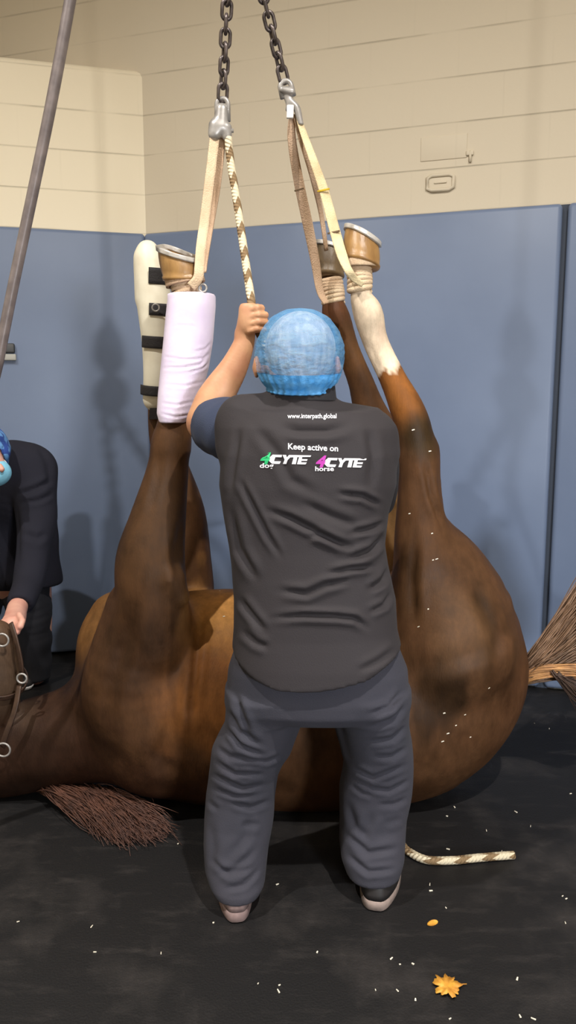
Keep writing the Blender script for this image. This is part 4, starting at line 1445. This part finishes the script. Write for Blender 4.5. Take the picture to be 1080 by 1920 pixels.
cz = [([(392, 1450), (420, 1462), (455, 1478), (500, 1470)], 4.5, 0.0060), ([(400, 1425), (440, 1450), (500, 1452)], 4, 0.0045), ([(396, 1478), (440, 1492), (480, 1490)], 4, 0.0045),
      ([(430, 1505), (470, 1514), (510, 1500)], 5, 0.0045), ([(388, 1500), (410, 1520)], 5, 0.0030), ([(450, 1548), (490, 1545)], 6, 0.0030), ([(405, 1400), (430, 1418), (470, 1424)], 5, 0.0045),
      ([(395, 1540), (400, 1590), (396, 1640)], 8, 0.0030), ([(450, 1420), (500, 1428), (530, 1415)], 4, 0.0037),
      ([(700, 1420), (735, 1418), (768, 1400)], 5, 0.0045), ([(660, 1440), (700, 1458), (768, 1432)], 4.5, 0.0053), ([(690, 1478), (730, 1482), (770, 1462)], 4.5, 0.0053), ([(655, 1470), (680, 1488), (700, 1492)], 4, 0.0030),
      ([(705, 1510), (740, 1508), (766, 1496)], 5, 0.0037), ([(650, 1500), (665, 1545), (690, 1580)], 7, 0.0037), ([(720, 1545), (756, 1535)], 6, 0.0023)]
cz += [([(392, 1610), (430, 1640), (480, 1625)], 5, .004), ([(440, 1300), (455, 1345), (470, 1380)], 6, .009), ([(432, 1330), (450, 1370), (490, 1400)], 6, .008), ([(428, 1365), (450, 1395), (500, 1420)], 5, .007),
       ([(755, 1295), (730, 1325), (690, 1340)], 5, .007), ([(760, 1325), (735, 1350), (690, 1365)], 5, .007), ([(765, 1360), (735, 1385), (690, 1392)], 5, .006),
       ([(480, 1590), (440, 1630), (405, 1640)], 6, .005), ([(490, 1625), (455, 1660), (420, 1668)], 5, .005),
       ([(648, 1560), (690, 1600), (750, 1590)], 6, .006), ([(648, 1600), (690, 1635), (745, 1630)], 5, .006), ([(470, 1520), (460, 1570), (430, 1610)], 8, .004), ([(700, 1520), (680, 1580)], 8, .004)]
tv = folds(tv, tf, cz)
make('trousers', tv, tf, MAT['trousers'], man)


# shoes
def shoe(hx, hy, dirv, mu, ms, L=.285, Wd=.10):
    heel = P(hx, hy, Z=0)
    d = np.asarray(dirv, float); d /= np.linalg.norm(d)
    s = np.array([d[1], -d[0], 0])
    outline = []
    for k in range(40):
        a = 2 * math.pi * k / 40
        u = (1 - math.cos(a)) / 2
        sn = math.sin(a)
        wdt = Wd / 2 * math.copysign(abs(sn) ** .55, sn) * (.82 + .20 * math.sin(u * 3.0) + .04 * u)
        outline.append((u * L, wdt if abs(wdt) > 1e-5 else 0))
    def ring(sc, z, lift=0):
        return [heel + d * (L / 2 + (u - L / 2) * sc) + s * w_ * (sc if sc < 1 else sc) + UZ * (z + lift * max(0, (u / L - .7)) ** 2) for u, w_ in outline]
    root_ = empty('shoe', heel, parent=None)
    COL.objects.unlink(root_); bpy.data.objects.remove(root_)
    so = MB().loft([ring(.96, .001, .1), ring(1.0, .006, .1), ring(1.01, .018, .1), ring(1.0, .034, .1)])
    up = MB()
    prof = [(1.0, .034), (.97, .050), (.92, .066), (.84, .080), (.70, .092)]
    rings_ = []
    for sc, z in prof:
        rw = []
        for u, w_ in outline:
            toe = np.clip((u / L - .45) / .55, 0, 1)
            zz = .034 + (z - .034) * (1 - .55 * toe)
            shift = -(1 - sc) * .30 * L
            rw.append(heel + d * (L / 2 + (u - L / 2) * sc + shift) + s * w_ * sc + UZ * zz)
        rings_.append(rw)
    up.loft(rings_)
    upper = up.build('shoe', mu, man)
    so.build('sole', ms, upper)
    return upper


shoe(445, 1733, (-.12, 1, 0), MAT['shoe_pale'], MAT['shoe_pale'])
shoe(702, 1711, (.24, 1, 0), MAT['shoe'], MAT['sole'], Wd=.115)

# ------------------------------------------------------------------ the stooping person holding the head
pb = empty('person', P(50, 1285, Z=0), 'person in black scrubs and blue cap stooping over the horse head', 'person')
Q = Field((-1.85, 2.45, 0), (-.85, 3.95, 1.6), .008)
YQ = 3.5
Q.chain([(14, 1080, 3.66, 44), (8, 960, 3.6, 46), (15, 890, 3.47, 38)], .05)
Q.chain([(5, 870, 3.42, 24), (-20, 858, 3.32, 24)], .03)
hc = P(-28, 852, 3.22)
Q.ell(hc, (.078, .10, .105), .02)
Q.ell(P(-14, 878, 3.15), (.055, .06, .06), .03)
Q.cone(P(0, 872, 3.10), P(3, 880, 3.09), .010, .013, .01)
Q.ell(P(-12, 862, 3.26), (.010, .02, .03), .005)
Q.chain([(62, 885, 3.42, 24), (66, 985, 3.32, 20), (50, 1085, 3.18, 17), (34, 1140, 2.98, 16)], .02)
Q.chain([(-65, 880, 3.42, 34), (-70, 1000, 3.3, 26), (-50, 1100, 3.05, 22), (-30, 1180, 2.8, 17)], .02)
# hand closed on the halter
Q.chain([(32, 1140, 2.98, 18), (28, 1160, 2.88, 20), (24, 1172, 2.80, 18)], .012)
for i, (x, y) in enumerate(((42, 1166), (36, 1176), (28, 1183), (18, 1186))):
    ch = [P(x - 6, y - 14, 2.80), P(x, y - 2, 2.76), P(x - 4, y + 9, 2.74), P(x - 12, y + 8, 2.77)]
    for p0, p1 in zip(ch[:-1], ch[1:]): Q.cone(p0, p1, .0125, .0115, .003)
th = [P(14, 1158, 2.84), P(6, 1168, 2.79), P(4, 1180, 2.76)]
for i in range(2): Q.cone(th[i], th[i + 1], .014, .012, .006)
Q.chain([(-30, 1180, 2.8, 18), (-26, 1196, 2.72, 16)], .01)
Q.chain([(55, 1100, 3.72, 40), (66, 1180, 3.74, 30), (66, 1262, 3.78, 22)], .03)
Q.chain([(-40, 1100, 3.72, 40), (-45, 1190, 3.72, 30), (-45, 1268, 3.76, 22)], .03)
qv, qf = Q.mesh(2)
make('body', qv, qf, MAT['skin_p'], pb)
U = Field((-1.85, 2.75, .35), (-.85, 3.98, 1.6), .0085)
U.chain([(20, 1060, 3.64, 62), (15, 960, 3.58, 66), (25, 890, 3.45, 58)], .05)
U.chain([(20, 875, 3.44, 46), (52, 878, 3.44, 46)], .04)
U.chain([(60, 880, 3.42, 44), (68, 985, 3.32, 36), (56, 1080, 3.18, 28), (40, 1128, 3.02, 24)], .025)
U.chain([(-65, 885, 3.42, 44), (-70, 1000, 3.3, 34), (-50, 1100, 3.05, 26)], .025)
U.chain([(84, 960, 3.66, 20), (96, 1085, 3.70, 16)], .04)
U.chain([(55, 1020, 3.66, 48), (66, 1085, 3.70, 46)], .04)
X, Y_, Z = U.grid()
U.shell(.018)
U.d = np.maximum(U.d, np.where(Y_ > 3.5, P(80, 1096, 3.68)[2] - Z, -1))
n_ = P(36, 1140, 2.98) - P(50, 1100, 3.10); n_ /= np.linalg.norm(n_)
c_ = P(40, 1132, 3.0)
U.d = np.where((Y_ < 3.12) & (X > -1.13), np.maximum(U.d, (X - c_[0]) * n_[0] + (Y_ - c_[1]) * n_[1] + (Z - c_[2]) * n_[2]), U.d)
uv_, uf = U.mesh(2)
uv_ = ripple(uv_, uf, .004, 24, 4)
uv_ = folds(uv_, uf, [([(30, 930), (70, 915), (98, 900)], 5, .010), ([(40, 945), (75, 938), (100, 925)], 4, .006), ([(28, 940), (34, 1000), (32, 1060)], 6, .006), ([(40, 1000), (70, 1010), (88, 1000)], 6, .006), ([(70, 830), (90, 870), (95, 920)], 6, .005)])
make('tunic', uv_, uf, MAT['scrub'], pb)
W = Field((-1.75, 3.45, .03), (-.9, 4.05, .9), .008)
W.chain([(45, 1090, 3.70, 50), (62, 1180, 3.73, 34), (66, 1240, 3.77, 29), (66, 1262, 3.78, 28)], .03)
W.chain([(-40, 1090, 3.70, 52), (-45, 1190, 3.72, 36), (-45, 1262, 3.76, 28)], .03)
W.shell(.018)
wv, wf = W.mesh(2)
wv = ripple(wv, wf, .004, 30, 9)
make('trousers', wv, wf, MAT['scrub_leg'], pb)
# cap and mask
Cq = Field(hc - .2, hc + .2, .006)
Cq.ell(hc + np.array([-.004, .015, .012]), (.098, .118, .116), 0)
X, Y_, Z = Cq.grid()
Cq.d = np.maximum(Cq.d, -(Y_ - hc[1]) * .75 - (Z - hc[2]) * .65 - .018)
Cq.ell(hc, (.084, .102, .107), 0, op='s')
v_, f_ = Cq.mesh(2)
v_ = ripple(v_, f_, .003, 60, 6)
make('cap', v_, f_, MAT['capblue'], pb)
Mk = Field(P(-14, 882, 3.15) - .14, P(-14, 882, 3.15) + .14, .005)
Mk.ell(P(-11, 886, 3.145), (.068, .066, .058), 0)
Mk.ell(P(-16, 872, 3.20), (.06, .07, .07), .005, op='s')
v_, f_ = Mk.mesh(2)
mk = make('face_mask', v_, f_, MAT['mask'], pb)
MB().tube([P(4, 884, 3.12), P(12, 868, 3.18), P(4, 858, 3.24)], .0025, 6).build('ear_loop', MAT['tag'], mk)


def sneaker(hx, hy, Yh, dirv):
    d = np.asarray(dirv, float); d /= np.linalg.norm(d)
    c0 = P(hx, hy, Z=0)
    f_ = Field(c0 - np.array([.16, .32, .001]), c0 + np.array([.16, .14, .14]), .006)
    f_.cone(c0 + UZ * .05, c0 + d * .17 + UZ * .035, .042, .036, .02)
    f_.cone(c0 + UZ * .08, c0 + d * .05 + UZ * .06, .038, .04, .02)
    X, Y_, Z = f_.grid()
    up = f_.copy()
    up.d = np.maximum(up.d, .022 - Z)
    v_, g_ = up.mesh(2)
    sh_ = make('shoe', v_, g_, MAT['shoe'], pb)
    f_.d = np.maximum(np.maximum(f_.d - .004, Z - .024), .001 - Z)
    v_, g_ = f_.mesh(1)
    make('sole', v_, g_, MAT['tag'], sh_)
    return sh_, c0


sneaker(62, 1270, 3.75, (.12, -1, 0))
sneaker(-48, 1276, 3.75, (-.1, -1, 0))

# ------------------------------------------------------------------ small things on the floor
lc = P(838, 1851, Z=.004)
ang = np.linspace(0, 2 * math.pi, 57)[:-1]
lob = []
for a_ in ang:
    r_ = .023 + .010 * abs(math.cos(2.5 * a_)) ** .6 + .004 * math.sin(9 * a_ + 1) + .003 * math.cos(17 * a_)
    lob.append(r_)
top, bot = [], []
for a_, r_ in zip(ang, lob):
    for s, arr in ((1.0, top), ):
        arr.append(lc + np.array([r_ * math.cos(a_), r_ * 1.15 * math.sin(a_), .002 + .006 * (.5 + .5 * math.sin(3 * a_ + .5))]))
inner = [lc + (p - lc) * np.array([.5, .5, 1]) + UZ * .002 * math.sin(i) for i, p in enumerate(top)]
lm = MB()
lm.loft([[p - UZ * .0012 for p in inner], [p - UZ * .0012 for p in top], top, inner])
leaf = tag(lm.build('leaf', MAT['leaf']), 'crumpled yellow leaf lying on the black floor near the camera', 'leaf')
MB().tube([lc + np.array([.012, .01, .004]), lc + np.array([.038, .004, .005]), lc + np.array([.050, .006, .004])], .0012, 6).build('stem', MAT['leaf'], leaf)
c = P(808, 1731, Z=.002)
m_ = MB()
o1 = [c + np.array([.016 * math.cos(t) * (1 + .3 * math.cos(t)), .010 * math.sin(t) + .006 * math.cos(t), .002 * math.sin(2 * t)]) for t in np.linspace(0, 6.283, 15)[:-1]]
m_.loft([[p - UZ * .001 for p in o1], [p + UZ * .001 for p in o1]])
tag(m_.build('leaf_scrap', MAT['leaf'], smooth=False), 'small yellow leaf scrap on the floor behind the right shoe', 'leaf')

flecks = [(334, 1582), (302, 1787), (178, 1785), (172, 1737), (522, 1858), (400, 1730), (524, 1847), (520, 1658), (704, 1856), (745, 1857), (779, 1874), (734, 1797), (774, 1807), (806, 1658), (808, 1670), (838, 1530),
          (852, 1513), (912, 1557), (967, 1522), (995, 1549), (1055, 1680), (1062, 1685), (1070, 1488), (1000, 1910), (970, 1835), (844, 1910), (1002, 1356), (1030, 1366), (975, 1905), (840, 1592), (941, 1596), (750, 1808),
          (484, 1844), (34, 1728), (836, 1702), (595, 1785), (1060, 1730)]
m_ = MB()
for i, (x, y) in enumerate(flecks):
    c = P(x, y, Z=.0025)
    a_ = random.uniform(0, 3.14); L = random.uniform(.0022, .0066); w_ = random.uniform(.0010, .0024)
    d = np.array([math.cos(a_), math.sin(a_), random.uniform(-.1, .1)]) * L
    n_ = np.array([-math.sin(a_), math.cos(a_), 0]) * w_
    p_ = [c - d - n_, c + d - n_ * .6, c + d * .9 + n_ * .7, c - d + n_]
    m_.loft([[q_ - UZ * .001 for q_ in p_], [q_ + UZ * .0012 for q_ in p_]])
tag(m_.build('wood_shavings', MAT['shaving'], smooth=False), 'pale wood shavings and flecks scattered over the black floor', 'shavings', kind='stuff')

hb_ = BVHTree.FromPolygons([Vector(p) for p in hv], [tuple(int(i) for i in q) for q in hf])
m_ = MB()
for x, y in ((768, 963), (819, 1048), (803, 1142), (785, 1175), (917, 1290), (833, 1337), (830, 1390), (882, 1382), (812, 1050), (420, 1156), (426, 1308), (775, 806), (806, 846), (840, 1375), (855, 1360), (872, 1340), (412, 1108), (810, 1000)):
    ray = P(x, y, 1.0) - CAM
    hit, nr, _, _ = hb_.ray_cast(Vector(CAM), Vector(ray / np.linalg.norm(ray)))
    if hit is None: continue
    c = np.array(hit); ax_, u_, w_2 = frame_of(np.array(nr), (1, .1, .2))
    L = random.uniform(.0025, .0055); q_ = random.uniform(.0012, .002)
    p_ = [c - u_ * L - w_2 * q_, c + u_ * L - w_2 * q_ * .6, c + u_ * L * .8 + w_2 * q_, c - u_ * L * .9 + w_2 * q_]
    m_.loft([[k - ax_ * .0006 for k in p_], [k + ax_ * .0012 for k in p_]])
tag(m_.build('wood_shavings', MAT['shaving'], smooth=False), 'pale flecks of wood shaving stuck to the horse coat', 'shavings', kind='stuff')
